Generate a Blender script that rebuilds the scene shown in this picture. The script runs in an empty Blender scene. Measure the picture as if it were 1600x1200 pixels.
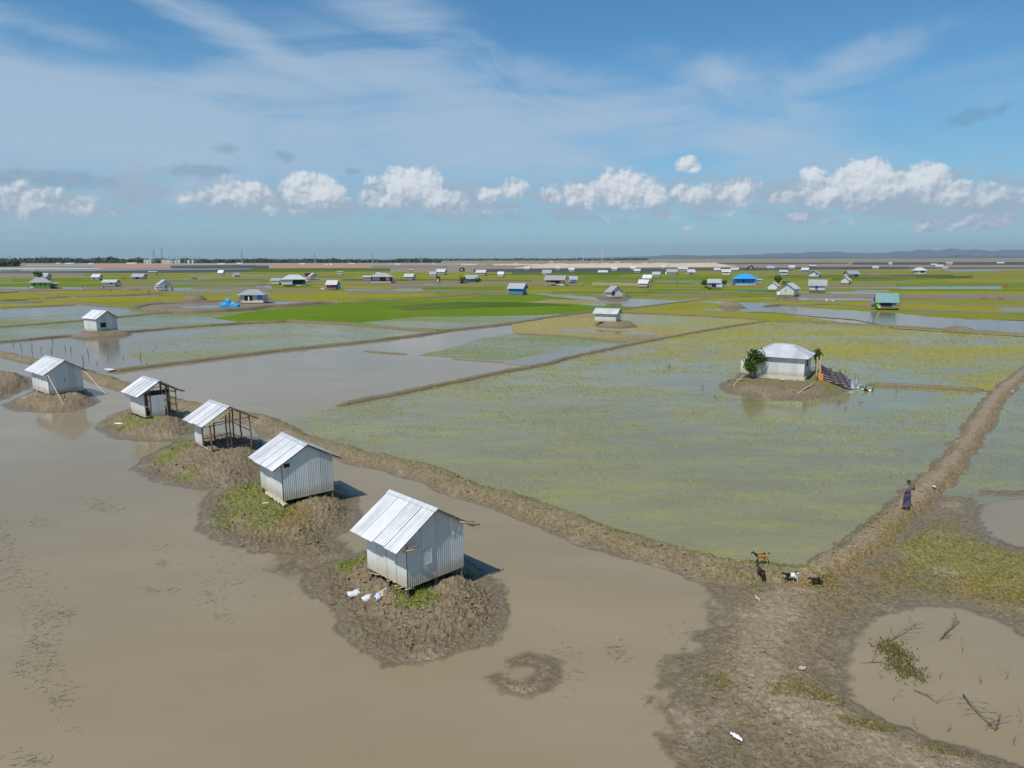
import bpy, bmesh, math, random
import numpy as np
from mathutils import Vector, Matrix, Euler
R=math.radians
rnd=random.Random(7)
rng=np.random.default_rng(11)
S=bpy.context.scene
COL=S.collection
# ------------------------------------------------------------ camera
F=1100.;CH=13.6;PITCH=R(10.13);ROLL=R(0.1)
cam=bpy.data.cameras.new('camera');camo=bpy.data.objects.new('camera',cam);COL.objects.link(camo)
cam.sensor_width=36;cam.lens=36*F/1600;cam.clip_start=.5;cam.clip_end=90000
FW=Vector((0,math.cos(PITCH),-math.sin(PITCH)));R0=Vector((1,0,0));U0=Vector((0,math.sin(PITCH),math.cos(PITCH)))
RT=math.cos(ROLL)*R0-math.sin(ROLL)*U0;UP=math.sin(ROLL)*R0+math.cos(ROLL)*U0
camo.matrix_world=Matrix(((RT.x,UP.x,-FW.x,0),(RT.y,UP.y,-FW.y,0),(RT.z,UP.z,-FW.z,CH),(0,0,0,1)))
S.camera=camo
def ray(px,py): return FW+RT*((px-800)/F)-UP*((py-600)/F)
def P(px,py,z=0.):
    d=ray(px,py);t=(z-CH)/d.z
    return (d.x*t,d.y*t)
def zc(px,py):                       # depth of the ground seen there
    d=ray(px,py);return -CH/d.z
def azel(px,py):
    d=ray(px,py).normalized()
    return math.degrees(math.atan2(d.x,d.y)),math.degrees(math.asin(d.z))
# ------------------------------------------------------------ light
HAZE=3.8e-5
SUN_EL=56.;SH=Vector((.55,.835)).normalized()      # shadows run this way on the ground
sl=bpy.data.lights.new('sun','SUN');sl.energy=4.45;sl.angle=R(.6);sl.color=(1,.95,.865)
so=bpy.data.objects.new('sun',sl);COL.objects.link(so)
ce=math.cos(R(SUN_EL));ldir=Vector((SH.x*ce,SH.y*ce,-math.sin(R(SUN_EL))))
so.rotation_euler=ldir.to_track_quat('-Z','Y').to_euler();so.location=(-60,-70,150)
S.view_settings.view_transform='Standard';S.view_settings.look='None';S.view_settings.gamma=1
S.view_settings.use_curve_mapping=False;S.view_settings.exposure=0.0
S.render.engine='CYCLES'
try:
    S.cycles.max_bounces=6;S.cycles.transparent_max_bounces=8;S.cycles.volume_bounces=0
except Exception: pass
# ------------------------------------------------------------ node helper
class G:
    def __init__(s,tree): s.t=tree;s.n=tree.nodes;s.l=tree.links
    def new(s,typ,**k):
        nd=s.n.new(typ)
        for a,v in k.items(): setattr(nd,a,v)
        return nd
    def set(s,nd,i,v):
        if isinstance(v,bpy.types.NodeSocket): s.l.new(v,nd.inputs[i])
        elif v is not None: nd.inputs[i].default_value=v
    def m(s,op,a,b=None,c=None,clamp=False):
        nd=s.new('ShaderNodeMath',operation=op);nd.use_clamp=clamp
        for i,v in enumerate((a,b,c)): s.set(nd,i,v)
        return nd.outputs[0]
    def v(s,op,a,b=None,c=None):
        nd=s.new('ShaderNodeVectorMath',operation=op)
        for i,x in enumerate((a,b,c)): s.set(nd,i,x)
        return nd.outputs[0]
    def smooth(s,x,a,b,lo=0.,hi=1.):
        nd=s.new('ShaderNodeMapRange',interpolation_type='SMOOTHSTEP')
        s.set(nd,0,x);s.set(nd,1,a);s.set(nd,2,b);s.set(nd,3,lo);s.set(nd,4,hi);return nd.outputs[0]
    def mix(s,f,a,b,mode='MIX'):
        nd=s.new('ShaderNodeMix',data_type='RGBA',blend_type=mode)
        s.set(nd,0,f)
        s.set(nd,6,(*a,1) if isinstance(a,tuple) and len(a)==3 else a)
        s.set(nd,7,(*b,1) if isinstance(b,tuple) and len(b)==3 else b)
        return nd.outputs[2]
    def noise(s,vec,scale,detail=4,rough=.5,dist=0.):
        nd=s.new('ShaderNodeTexNoise');s.set(nd,'Vector',vec);s.set(nd,'Scale',scale);s.set(nd,'Detail',detail)
        s.set(nd,'Roughness',rough);s.set(nd,'Distortion',dist);return nd.outputs[0]
    def map(s,vec,loc=(0,0,0),rot=(0,0,0),sc=(1,1,1),typ='POINT'):
        nd=s.new('ShaderNodeMapping',vector_type=typ);s.set(nd,0,vec);s.set(nd,1,loc);s.set(nd,2,rot);s.set(nd,3,sc)
        return nd.outputs[0]
    def bump(s,h,strength,dist=.05,normal=None):
        nd=s.new('ShaderNodeBump');s.set(nd,'Height',h);s.set(nd,'Strength',strength);s.set(nd,'Distance',dist)
        if normal: s.set(nd,'Normal',normal)
        return nd.outputs[0]
# ------------------------------------------------------------ sky
W=bpy.data.worlds.new('World');S.world=W;W.use_nodes=True
g=G(W.node_tree);g.n.clear()
sky=g.new('ShaderNodeTexSky',sky_type='NISHITA');sky.sun_disc=False;sky.sun_elevation=R(SUN_EL)
sky.sun_rotation=math.atan2(-SH.x,-SH.y)
sky.air_density=1.0;sky.dust_density=.25;sky.ozone_density=3.;sky.altitude=0
tc=g.new('ShaderNodeTexCoord');sep=g.new('ShaderNodeSeparateXYZ');g.l.new(tc.outputs['Generated'],sep.inputs[0])
az=g.m('DEGREES',g.m('ARCTAN2',sep.outputs[0],sep.outputs[1]))
el=g.m('DEGREES',g.m('ARCSINE',sep.outputs[2]))
cmb=g.new('ShaderNodeCombineXYZ');g.l.new(az,cmb.inputs[0]);g.l.new(el,cmb.inputs[1]);V=cmb.outputs[0]
def blob(px,py,hw,hh,rot=0.,k=1.):
    a,e=azel(px,py);sc=F/57.3*math.cos(R(a))
    mp=g.map(V,(a,e,0),(0,0,R(rot)),(hw/sc,hh/sc,1),'TEXTURE')
    gr=g.new('ShaderNodeTexGradient',gradient_type='SPHERICAL');g.l.new(mp,gr.inputs[0])
    o=gr.outputs[1]
    return g.m('MULTIPLY',o,k) if k!=1. else o
def mx(lst):
    o=lst[0]
    for b in lst[1:]: o=g.m('MAXIMUM',o,b)
    return o
base=g.mix(1.,sky.outputs[0],(.53,.96,1.12),'MULTIPLY')
hf=g.smooth(el,0.,16.,1.,0.)
base=g.mix(g.m('MULTIPLY',hf,.55),base,(3.0,4.3,5.75))
# high veil of cirrus: long wind-drawn streaks over broad soft patches
warp=g.noise(V,.09,4,.55)
sv=g.map(V,(0,0,0),(0,0,R(16)),(.035,.16,1))
sv=g.v('ADD',sv,g.v('MULTIPLY',g.noise(V,.05,2,.5),(1.2,1.2,0)))
st=g.noise(sv,1.6,7,.62,.6)
sv2=g.map(V,(3,1,0),(0,0,R(-22)),(.05,.22,1));st2=g.noise(sv2,1.5,6,.6,.9)
soft=[blob(900,190,560,110,3,.85),blob(600,120,420,90,-8,.75),blob(240,210,620,150,4,1.),blob(60,150,330,85,0,1.05),blob(760,215,520,140,-5,.95),blob(1150,220,420,110,-4,.62),
      blob(430,85,330,42,-19,.95),blob(300,20,260,30,-14,.7),blob(640,35,300,75,-18,.62),blob(820,130,300,70,-12,.62),
      blob(1120,115,220,62,-8,.75),blob(1320,105,190,40,14,.85),blob(1230,170,170,60,-24,.55),blob(1540,150,200,80,0,.45),
      blob(120,60,260,40,-10,.6),blob(1480,60,200,50,8,.3)]
ve=mx(soft)
dens=g.m('ADD',g.m('MULTIPLY',ve,1.3),g.m('MULTIPLY',g.m('SUBTRACT',st,.5),1.9))
dens=g.m('ADD',dens,g.m('MULTIPLY',g.m('SUBTRACT',st2,.5),.7))
am=g.m('MULTIPLY',g.smooth(dens,.15,1.15),g.smooth(ve,0.,.45))
outside=g.m('MULTIPLY',g.smooth(g.m('ABSOLUTE',az),40.,60.),g.smooth(g.m('ADD',st,g.m('MULTIPLY',warp,.4)),.6,1.05))
over=g.m('MULTIPLY',g.smooth(el,24.,40.),g.smooth(g.m('ADD',st,g.m('MULTIPLY',warp,.4)),.62,1.05))
am=g.m('MAXIMUM',am,g.m('MULTIPLY',g.m('MAXIMUM',outside,over),.6))
base=g.mix(g.m('MULTIPLY',am,.74),base,(4.3,5.45,6.8))
# small grey scraps under the veil
gs=mx([blob(355,232,30,12),blob(442,243,26,14),blob(315,268,75,16),blob(550,267,22,8),blob(75,280,130,18),blob(1520,182,50,14,10)])
n1=g.noise(V,.9,5,.6)
ga=g.smooth(g.m('ADD',gs,g.m('MULTIPLY',g.m('SUBTRACT',n1,.5),1.3)),.25,.75)
base=g.mix(g.m('MULTIPLY',g.m('MULTIPLY',ga,g.smooth(gs,0.,.2)),.36),base,(1.5,2.5,3.6))
# dim far rows of cumulus near the horizon
lv=g.map(V,(0,0,0),(0,0,0),(.35,1.05,1));ln=g.noise(lv,.9,6,.58,.3)
band=g.m('MULTIPLY',g.smooth(el,1.8,3.4),g.smooth(el,4.6,7.6,1.,0.))
la=g.m('MULTIPLY',g.smooth(g.m('ADD',ln,g.m('MULTIPLY',band,.12)),.5,.72),band)
base=g.mix(g.m('MULTIPLY',la,.75),base,(3.5,4.4,5.4))
cum=[(40,315,60,30,.9),(125,322,50,22,.72),(300,308,48,20,.75),(378,303,66,32,.95),(490,298,68,38,1.2),(640,288,76,40,1.15),
 (598,312,66,24,.95),(690,312,66,26,1.),(765,304,36,20,.85),(805,295,32,24,.95),(862,305,26,26,.95),(912,306,58,28,1.),
 (972,295,70,40,1.2),(1012,306,48,30,1.),(1080,303,50,24,.9),(1152,300,46,30,1.),(1077,257,26,20,1.),(1265,268,20,13,.9),
 (1225,310,32,14,.9),(1290,297,54,32,1.15),(1348,286,54,44,1.25),(1402,294,38,20,.95),(1440,280,44,32,1.15),(1502,305,58,22,1.05),
 (1532,300,36,17,.9),(1605,305,26,18,1.),(1245,341,30,17,.9),(1455,353,42,13,.95),(1550,346,44,16,.85),(1140,333,22,10,.8),
 (1045,338,22,11,.85),(1072,357,15,6,.8),(1310,346,60,12,.6),(720,330,160,14,.55),(440,328,130,12,.5),(930,342,120,10,.45)]
cb=mx([blob(x,y,w_,h_,0,k) for x,y,w_,h_,k in cum])
Vb=g.v('ADD',V,g.v('MULTIPLY',g.v('SUBTRACT',g.noise(V,2.2,3,.5),(.5,.5,.5)),(.5,.5,0)))
cn=g.noise(Vb,.75,7,.6);cn2=g.noise(g.v('ADD',Vb,(-.22,.28,0)),.75,7,.6)
cf=g.noise(V,3.2,4,.6)
cd=g.m('ADD',cb,g.m('MULTIPLY',g.m('SUBTRACT',cn,.5),1.25));cd=g.m('ADD',cd,g.m('MULTIPLY',g.m('SUBTRACT',cf,.5),.22))
ca=g.m('MULTIPLY',g.smooth(cd,.27,.56),g.smooth(cb,.0,.16))
wide=mx([blob(420,318,200,34),blob(690,312,190,38),blob(950,306,190,36),blob(1330,303,200,40),blob(60,322,130,30),blob(1510,325,140,34),blob(1120,310,110,28)])
wa=g.m('MULTIPLY',g.smooth(g.m('ADD',wide,g.m('MULTIPLY',g.m('SUBTRACT',g.noise(lv,1.1,6,.6),.5),1.1)),.1,.75),g.smooth(wide,0.,.3))
base=g.mix(g.m('MULTIPLY',wa,.78),base,(3.6,4.6,5.7))
rel=g.m('SUBTRACT',cn,cn2)
shade=g.m('ADD',g.smooth(rel,-.3,.26),g.m('MULTIPLY',g.smooth(el,2.6,6.4),.55))
shade=g.m('ADD',shade,g.m('MULTIPLY',g.smooth(cd,.4,1.2),.25))
shade=g.smooth(shade,.35,1.45)
cc=g.mix(shade,(3.6,4.5,5.6),(7.9,8.2,8.5))
base=g.mix(g.m('MULTIPLY',ca,.88),base,cc)
# below the horizon the world is the colour of wet land
base=g.mix(g.smooth(el,-1.5,-.2,1.,0.),base,(1.2,1.3,1.1))
bg=g.new('ShaderNodeBackground');g.l.new(base,bg.inputs[0]);bg.inputs[1].default_value=.1
ow=g.new('ShaderNodeOutputWorld');g.l.new(bg.outputs[0],ow.inputs[0])
W.cycles.sampling_method='MANUAL';W.cycles.sample_map_resolution=512
# ------------------------------------------------------------ materials
def newmat(name):
    m=bpy.data.materials.new(name);m.use_nodes=True;g=G(m.node_tree);g.n.clear()
    out=g.new('ShaderNodeOutputMaterial');return m,g,out
def prin(g,col=None,rough=.8,metal=0.,normal=None,spec=None,ior=None):
    p=g.new('ShaderNodeBsdfPrincipled')
    g.set(p,'Base Color',(*col,1) if isinstance(col,tuple) and len(col)==3 else col)
    g.set(p,'Roughness',rough);g.set(p,'Metallic',metal)
    if normal is not None: g.set(p,'Normal',normal)
    if spec is not None: g.set(p,'Specular IOR Level',spec)
    if ior: g.set(p,'IOR',ior)
    return p.outputs[0]
def pos(g): return g.new('ShaderNodeNewGeometry').outputs['Position']
def objc(g): return g.new('ShaderNodeTexCoord').outputs['Object']
def orand(g): return g.new('ShaderNodeObjectInfo').outputs['Random']
def attr(g,n,o='Color'): return g.new('ShaderNodeAttribute',attribute_name=n).outputs[o]
def scol(g,c,k): 
    return g.mix(1.,c,k,'MULTIPLY')
def flat(name,col,rough=.85,metal=0.,var=.18,scale=6.,bump=.0):
    m,g,out=newmat(name);p=objc(g)
    n=g.noise(p,scale,5,.6);f=g.smooth(n,.3,.75)
    r=g.m('ADD',g.m('MULTIPLY',orand(g),.16),.92)
    c=g.mix(f,tuple(x*(1-var) for x in col),tuple(min(1,x*(1+var)) for x in col))
    cr=g.new('ShaderNodeCombineXYZ');[g.l.new(r,cr.inputs[i]) for i in range(3)]
    c=scol(g,c,cr.outputs[0])
    nm=g.bump(g.noise(p,scale*4,4,.6),bump,.02) if bump else None
    g.l.new(prin(g,c,rough,metal,nm),out.inputs[0]);return m
def metal_sheet(name,col,rough=.42,metal=.35,splash=True,streak=.16,rust=.0,roof=False):
    m,g,out=newmat(name);p=objc(g)
    sv=g.map(p,(0,0,0),(0,0,0),(.35,9,.35) if roof else (7,7,.7));n=g.noise(sv,1.3,5,.6)
    n2=g.noise(p,1.1,4,.55);n3=g.noise(p,22,3,.6)
    r=orand(g)
    k=g.m('ADD',g.m('MULTIPLY',r,.26),.8)
    k=g.m('ADD',k,g.m('MULTIPLY',g.m('SUBTRACT',n,.5),streak*1.6))
    k=g.m('ADD',k,g.m('MULTIPLY',g.m('SUBTRACT',n2,.5),streak))
    cr=g.new('ShaderNodeCombineXYZ');[g.l.new(k,cr.inputs[i]) for i in range(3)]
    c=scol(g,tuple(col),cr.outputs[0])
    if rust: c=g.mix(g.m('MULTIPLY',g.smooth(g.noise(sv,2.,5,.7),.6,.78),rust),c,(.24,.13,.07))
    if splash:
        sp=g.new('ShaderNodeSeparateXYZ');g.l.new(p,sp.inputs[0])
        z=g.m('ADD',sp.outputs[2],g.m('MULTIPLY',g.m('SUBTRACT',g.noise(p,3.,4,.6),.5),.5))
        c=g.mix(g.m('MULTIPLY',g.smooth(z,.05,.62,1.,0.),.72),c,(.4,.33,.2))
    ro=g.m('ADD',rough,g.m('MULTIPLY',g.m('SUBTRACT',n3,.5),.2))
    g.l.new(prin(g,c,ro,metal,g.bump(n2,.12,.05)),out.inputs[0]);return m
M={}
M['wall']=metal_sheet('galvanised_wall',(.6,.615,.59),.55,.05,True,.2,.3)
M['roof']=metal_sheet('galvanised_roof',(.58,.595,.615),.42,.2,False,.5,roof=True)
M['roofold']=metal_sheet('old_roof',(.5,.53,.56),.5,.15,False,.25,.3,roof=True)
M['pale']=metal_sheet('pale_sheet',(.62,.66,.66),.5,.15)
M['wood']=flat('weathered_pole',(.17,.125,.09),.85,0,.35,9,.4)
M['bamboo']=flat('dry_bamboo',(.42,.33,.2),.7,0,.25,9,.2)
M['darkwood']=flat('dark_timber',(.07,.05,.04),.9,0,.3,8)
M['white']=flat('white_plastic',(.74,.75,.76),.55,0,.08,8)
M['bluewhite']=flat('pale_blue_plastic',(.45,.55,.72),.5,0,.2,14)
M['slab']=flat('cement_board',(.48,.42,.33),.9,0,.15,7)
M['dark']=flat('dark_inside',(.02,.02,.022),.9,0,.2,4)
M['blue']=flat('blue_paint',(.02,.2,.55),.55,0,.12,5)
M['tarpblue']=flat('blue_tarp',(.02,.28,.6),.5,0,.25,5,.3)
M['green']=flat('green_paint',(.1,.36,.03),.6,0,.15,4)
M['lime']=flat('lime_paint',(.28,.55,.03),.6,0,.1,4)
M['teal']=flat('teal_paint',(.04,.27,.22),.6,0,.15,4)
M['maroon']=flat('maroon_board',(.12,.035,.025),.8,0,.25,4)
M['pink']=flat('pink_cloth',(.55,.25,.25),.9,0,.15,4)
M['purple']=flat('purple_cloth',(.17,.09,.16),.9,0,.25,9)
M['orange']=flat('orange_cloth',(.62,.24,.05),.85,0,.2,7)
M['red']=flat('red_cloth',(.45,.05,.04),.85,0,.15,7)
M['roofdk']=metal_sheet('blue_green_roof',(.13,.24,.26),.5,.1,False,.2)
M['roofgrey']=metal_sheet('dull_grey_roof',(.33,.35,.37),.6,.05,False,.25,.3,roof=True)
M['thatch']=flat('grey_thatch',(.3,.28,.27),.95,0,.3,5,.4)
M['concrete']=flat('pale_concrete',(.55,.52,.44),.9,0,.12,3)
M['rope']=flat('pale_rope',(.5,.45,.33),.9,0,.1,5)
M['door']=flat('painted_door',(.1,.16,.34),.6,0,.15,5)
M['steel']=flat('tower_steel',(.3,.33,.35),.6,.3,.1,.5)
M['turbine']=flat('turbine_white',(.7,.72,.74),.5,0,.03,.5)
# muddy water: silt colour below a smooth skin that mirrors the sky; clear only where it is a few centimetres deep
def water_mat(name,silt,silt2,use_depth=True,bumpk=1.,streak=None):
    m,g,out=newmat(name);p=pos(g)
    big=g.noise(p,.035,4,.5);mid=g.noise(g.map(p,(0,0,0),(0,0,.6),(.5,1.4,1)),.22,5,.55)
    c=g.mix(g.smooth(g.m('ADD',g.m('MULTIPLY',big,.6),g.m('MULTIPLY',mid,.4)),.38,.62),silt,silt2)
    if streak:
        s1=g.noise(g.map(p,(0,0,0),(0,0,R(12)),(.28,1.,1)),.5,5,.62);s2=g.noise(g.map(p,(0,0,0),(0,0,R(12)),(.5,1.6,1)),2.1,5,.7)
        c=g.mix(g.m('MULTIPLY',g.smooth(g.m('ADD',g.m('MULTIPLY',s1,.55),g.m('MULTIPLY',s2,.45)),.47,.62),.45),c,streak)
    w1=g.noise(g.map(p,(0,0,0),(0,0,R(20)),(1.,2.6,1)),3.1,4,.55,.2)
    w2=g.noise(g.map(p,(0,0,0),(0,0,R(-14)),(1.,2.,1)),.8,3,.5)
    calm=g.smooth(g.noise(g.map(p,(0,0,0),(0,0,.3),(.6,1.6,1)),.06,4,.55),.35,.65,.35,1.)
    h=g.m('ADD',g.m('MULTIPLY',w1,.010),g.m('MULTIPLY',w2,.03))
    nm=g.bump(g.m('MULTIPLY',h,calm),.34*bumpk,1.)
    fr=g.new('ShaderNodeFresnel');fr.inputs[0].default_value=1.33;g.l.new(nm,fr.inputs[1])
    gl=g.new('ShaderNodeBsdfGlossy');gl.inputs['Roughness'].default_value=.08;g.l.new(nm,gl.inputs['Normal'])
    df=g.new('ShaderNodeBsdfDiffuse');g.l.new(c,df.inputs[0])
    body=df.outputs[0]
    if use_depth:
        d=attr(g,'depth','Fac');t=g.new('ShaderNodeBsdfTransparent');t.inputs[0].default_value=(.97,.95,.9,1)
        f=g.smooth(g.m('ADD',d,g.m('MULTIPLY',g.m('SUBTRACT',g.noise(p,2.2,5,.65),.5),.06)),-.02,.055)
        mxs=g.new('ShaderNodeMixShader');g.l.new(f,mxs.inputs[0]);g.l.new(t.outputs[0],mxs.inputs[1]);g.l.new(body,mxs.inputs[2]);body=mxs.outputs[0]
    ms=g.new('ShaderNodeMixShader');g.l.new(fr.outputs[0],ms.inputs[0]);g.l.new(body,ms.inputs[1]);g.l.new(gl.outputs[0],ms.inputs[2])
    g.l.new(ms.outputs[0],out.inputs[0]);return m
M['water']=water_mat('muddy_water',(.238,.19,.116),(.27,.22,.14))
M['paddywater']=water_mat('green_paddy_water',(.19,.178,.1),(.225,.21,.115),False,streak=(.3,.29,.045))
# crop over shallow water: patches of leaves with water showing between
def crop_mat(name,c1,c2,cover=.5,soft=.25,patch=.05,fine=1.1,soil=None,seed=0.,tuft=.35):
    m,g,out=newmat(name);p=g.v('ADD',pos(g),(seed*31.,seed*17.,0))
    rot=R(25+seed*40)
    big=g.noise(g.map(p,(0,0,0),(0,0,rot),(.45,1.2,1)),patch,5,.55)
    med=g.noise(g.map(p,(0,0,0),(0,0,rot),(.35,1.5,1)),.35,5,.6)
    fin=g.noise(p,fine,4,.65)
    k=g.m('ADD',g.m('MULTIPLY',g.m('SUBTRACT',big,.5),1.9),g.m('MULTIPLY',g.m('SUBTRACT',med,.5),1.2))
    k=g.m('ADD',k,g.m('MULTIPLY',g.m('SUBTRACT',fin,.5),.5))
    cov=g.smooth(g.m('ADD',k,cover),.5-soft,.5+soft)
    t=g.smooth(g.m('ADD',g.m('MULTIPLY',big,.5),g.m('MULTIPLY',med,.5)),.36,.64)
    c=g.mix(t,c1,c2)
    hue=g.noise(p,.012,3,.5)
    c=g.mix(g.smooth(hue,.35,.7,0.,.35),c,(.2,.17,.05))
    fv=g.smooth(fin,.2,.8,.7,1.25)
    cr=g.new('ShaderNodeCombineXYZ');[g.l.new(fv,cr.inputs[i]) for i in range(3)]
    c=scol(g,c,cr.outputs[0])
    nm=g.bump(g.noise(p,2.3,4,.7),tuft,.35)
    crop=prin(g,c,.85,0,nm,.06)
    if soil: under=prin(g,g.mix(t,soil,tuple(x*1.3 for x in soil)),.8,0,None,.3)
    else:
        fr=g.new('ShaderNodeFresnel');fr.inputs[0].default_value=1.33
        wn=g.bump(g.noise(g.map(p,(0,0,0),(0,0,.3),(1,2.2,1)),1.2,4,.55),.3,.04);g.l.new(wn,fr.inputs[1])
        gl=g.new('ShaderNodeBsdfGlossy');gl.inputs['Roughness'].default_value=.1;g.l.new(wn,gl.inputs['Normal'])
        df=g.new('ShaderNodeBsdfDiffuse');df.inputs[0].default_value=(.2,.17,.115,1)
        ms=g.new('ShaderNodeMixShader');g.l.new(fr.outputs[0],ms.inputs[0]);g.l.new(df.outputs[0],ms.inputs[1]);g.l.new(gl.outputs[0],ms.inputs[2]);under=ms.outputs[0]
    mm=g.new('ShaderNodeMixShader');g.l.new(cov,mm.inputs[0]);g.l.new(under,mm.inputs[1]);g.l.new(crop,mm.inputs[2])
    g.l.new(mm.outputs[0],out.inputs[0]);return m
M['f_bright']=crop_mat('rice_bright_green',(.085,.155,.004),(.12,.195,.006),1.25,seed=1.)
M['f_dark']=crop_mat('rice_dark_green',(.045,.09,.006),(.06,.12,.008),1.2,seed=2.)
M['f_yellow']=crop_mat('rice_yellow_green',(.2,.205,.015),(.25,.23,.02),1.0,seed=3.)
M['f_olive']=crop_mat('rice_olive',(.15,.18,.014),(.22,.21,.022),.95,seed=4.)
M['f_pale']=crop_mat('rice_pale_green',(.125,.175,.045),(.17,.21,.06),.45,.4,seed=5.)
M['f_sparse']=crop_mat('rice_sparse',(.15,.19,.06),(.21,.23,.07),.35,.4,seed=6.)
M['f_ysparse']=crop_mat('rice_sparse_yellow',(.24,.24,.05),(.28,.26,.06),.5,.4,seed=7.)
M['f_water']=crop_mat('paddy_water',(.15,.19,.06),(.21,.23,.07),-.35,.3,seed=8.)
M['f_tan']=crop_mat('dry_stubble',(.26,.23,.09),(.33,.27,.12),.8,.3,soil=(.2,.15,.1),seed=9.)
M['f_mud']=crop_mat('bare_mud',(.17,.15,.06),(.2,.17,.08),.1,.3,soil=(.17,.13,.095),seed=10.)
M['f_char']=crop_mat('dark_tilled_soil',(.05,.06,.035),(.07,.075,.045),.3,.3,soil=(.05,.045,.045),seed=11.)
M['f_pan']=crop_mat('salt_pan',(.16,.17,.16),(.2,.2,.18),-.1,.3,seed=12.)
M['f_sand']=crop_mat('pale_sand',(.5,.42,.32),(.58,.5,.38),.5,.3,soil=(.44,.36,.27),seed=13.)
M['f_brick']=crop_mat('red_earth',(.42,.2,.13),(.36,.2,.14),.5,.3,soil=(.42,.18,.1),seed=14.)
M['f_grey']=crop_mat('grey_embankment',(.24,.24,.23),(.3,.29,.27),.5,.3,soil=(.22,.21,.2),seed=15.)
M['f_land']=crop_mat('far_dry_land',(.2,.19,.1),(.25,.2,.13),.4,.3,soil=(.2,.16,.12),seed=16.)
# mud: colour laid on each vertex, with clods, crumbs and fine grain added here
def mud_mat(name,grain=1.):
    m,g,out=newmat(name);p=pos(g);c=attr(g,'col');w=attr(g,'wet','Fac')
    a=g.noise(p,5.5,6,.65,.3);b=g.noise(p,19,4,.7);vo=g.new('ShaderNodeTexVoronoi',feature='F1');g.set(vo,'Vector',p);g.set(vo,'Scale',6.5)
    k=g.m('ADD',g.smooth(a,.3,.72,.68,1.25),g.m('MULTIPLY',g.m('SUBTRACT',b,.5),.7))
    cr=g.new('ShaderNodeCombineXYZ');[g.l.new(k,cr.inputs[i]) for i in range(3)]
    c=scol(g,c,cr.outputs[0])
    c=g.mix(g.m('MULTIPLY',g.smooth(b,.58,.72),.3),c,(.36,.3,.21));c=g.mix(g.m('MULTIPLY',g.smooth(g.noise(p,2.6,5,.7),.56,.68),.4),c,(.1,.073,.047))
    h=g.m('ADD',g.m('MULTIPLY',a,.8),g.m('ADD',g.m('MULTIPLY',b,.25),g.m('MULTIPLY',vo.outputs[0],-.5)))
    nm=g.bump(h,g.m('ADD',.36,g.m('MULTIPLY',attr(g,'rough','Fac'),.42)),.19)
    ro=g.m('SUBTRACT',.92,g.m('MULTIPLY',w,.42))
    g.l.new(prin(g,c,ro,0,nm,.35),out.inputs[0]);return m
M['mud']=mud_mat('river_mud')
def vcol_mat(name,rough=.7,trans=0.,soft=False):
    m,g,out=newmat(name);c=attr(g,'col')
    nm=g.v('NORMALIZE',g.v('ADD',g.v('MULTIPLY',g.new('ShaderNodeNewGeometry').outputs['Normal'],(.45,.45,.45)),(0,0,1))) if soft else None
    s=prin(g,c,rough,0,nm,.1 if soft else .25)
    if trans:
        t=g.new('ShaderNodeBsdfTranslucent');g.l.new(c,t.inputs[0]);ms=g.new('ShaderNodeMixShader');ms.inputs[0].default_value=trans
        g.l.new(s,ms.inputs[1]);g.l.new(t.outputs[0],ms.inputs[2]);s=ms.outputs[0]
    g.l.new(s,out.inputs[0]);return m
M['leaf']=vcol_mat('leaf_blades',.65,.45)
M['blade']=vcol_mat('grass_blades',.8,.25,True)
M['crumb']=vcol_mat('mud_crumbs',.9)
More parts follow.
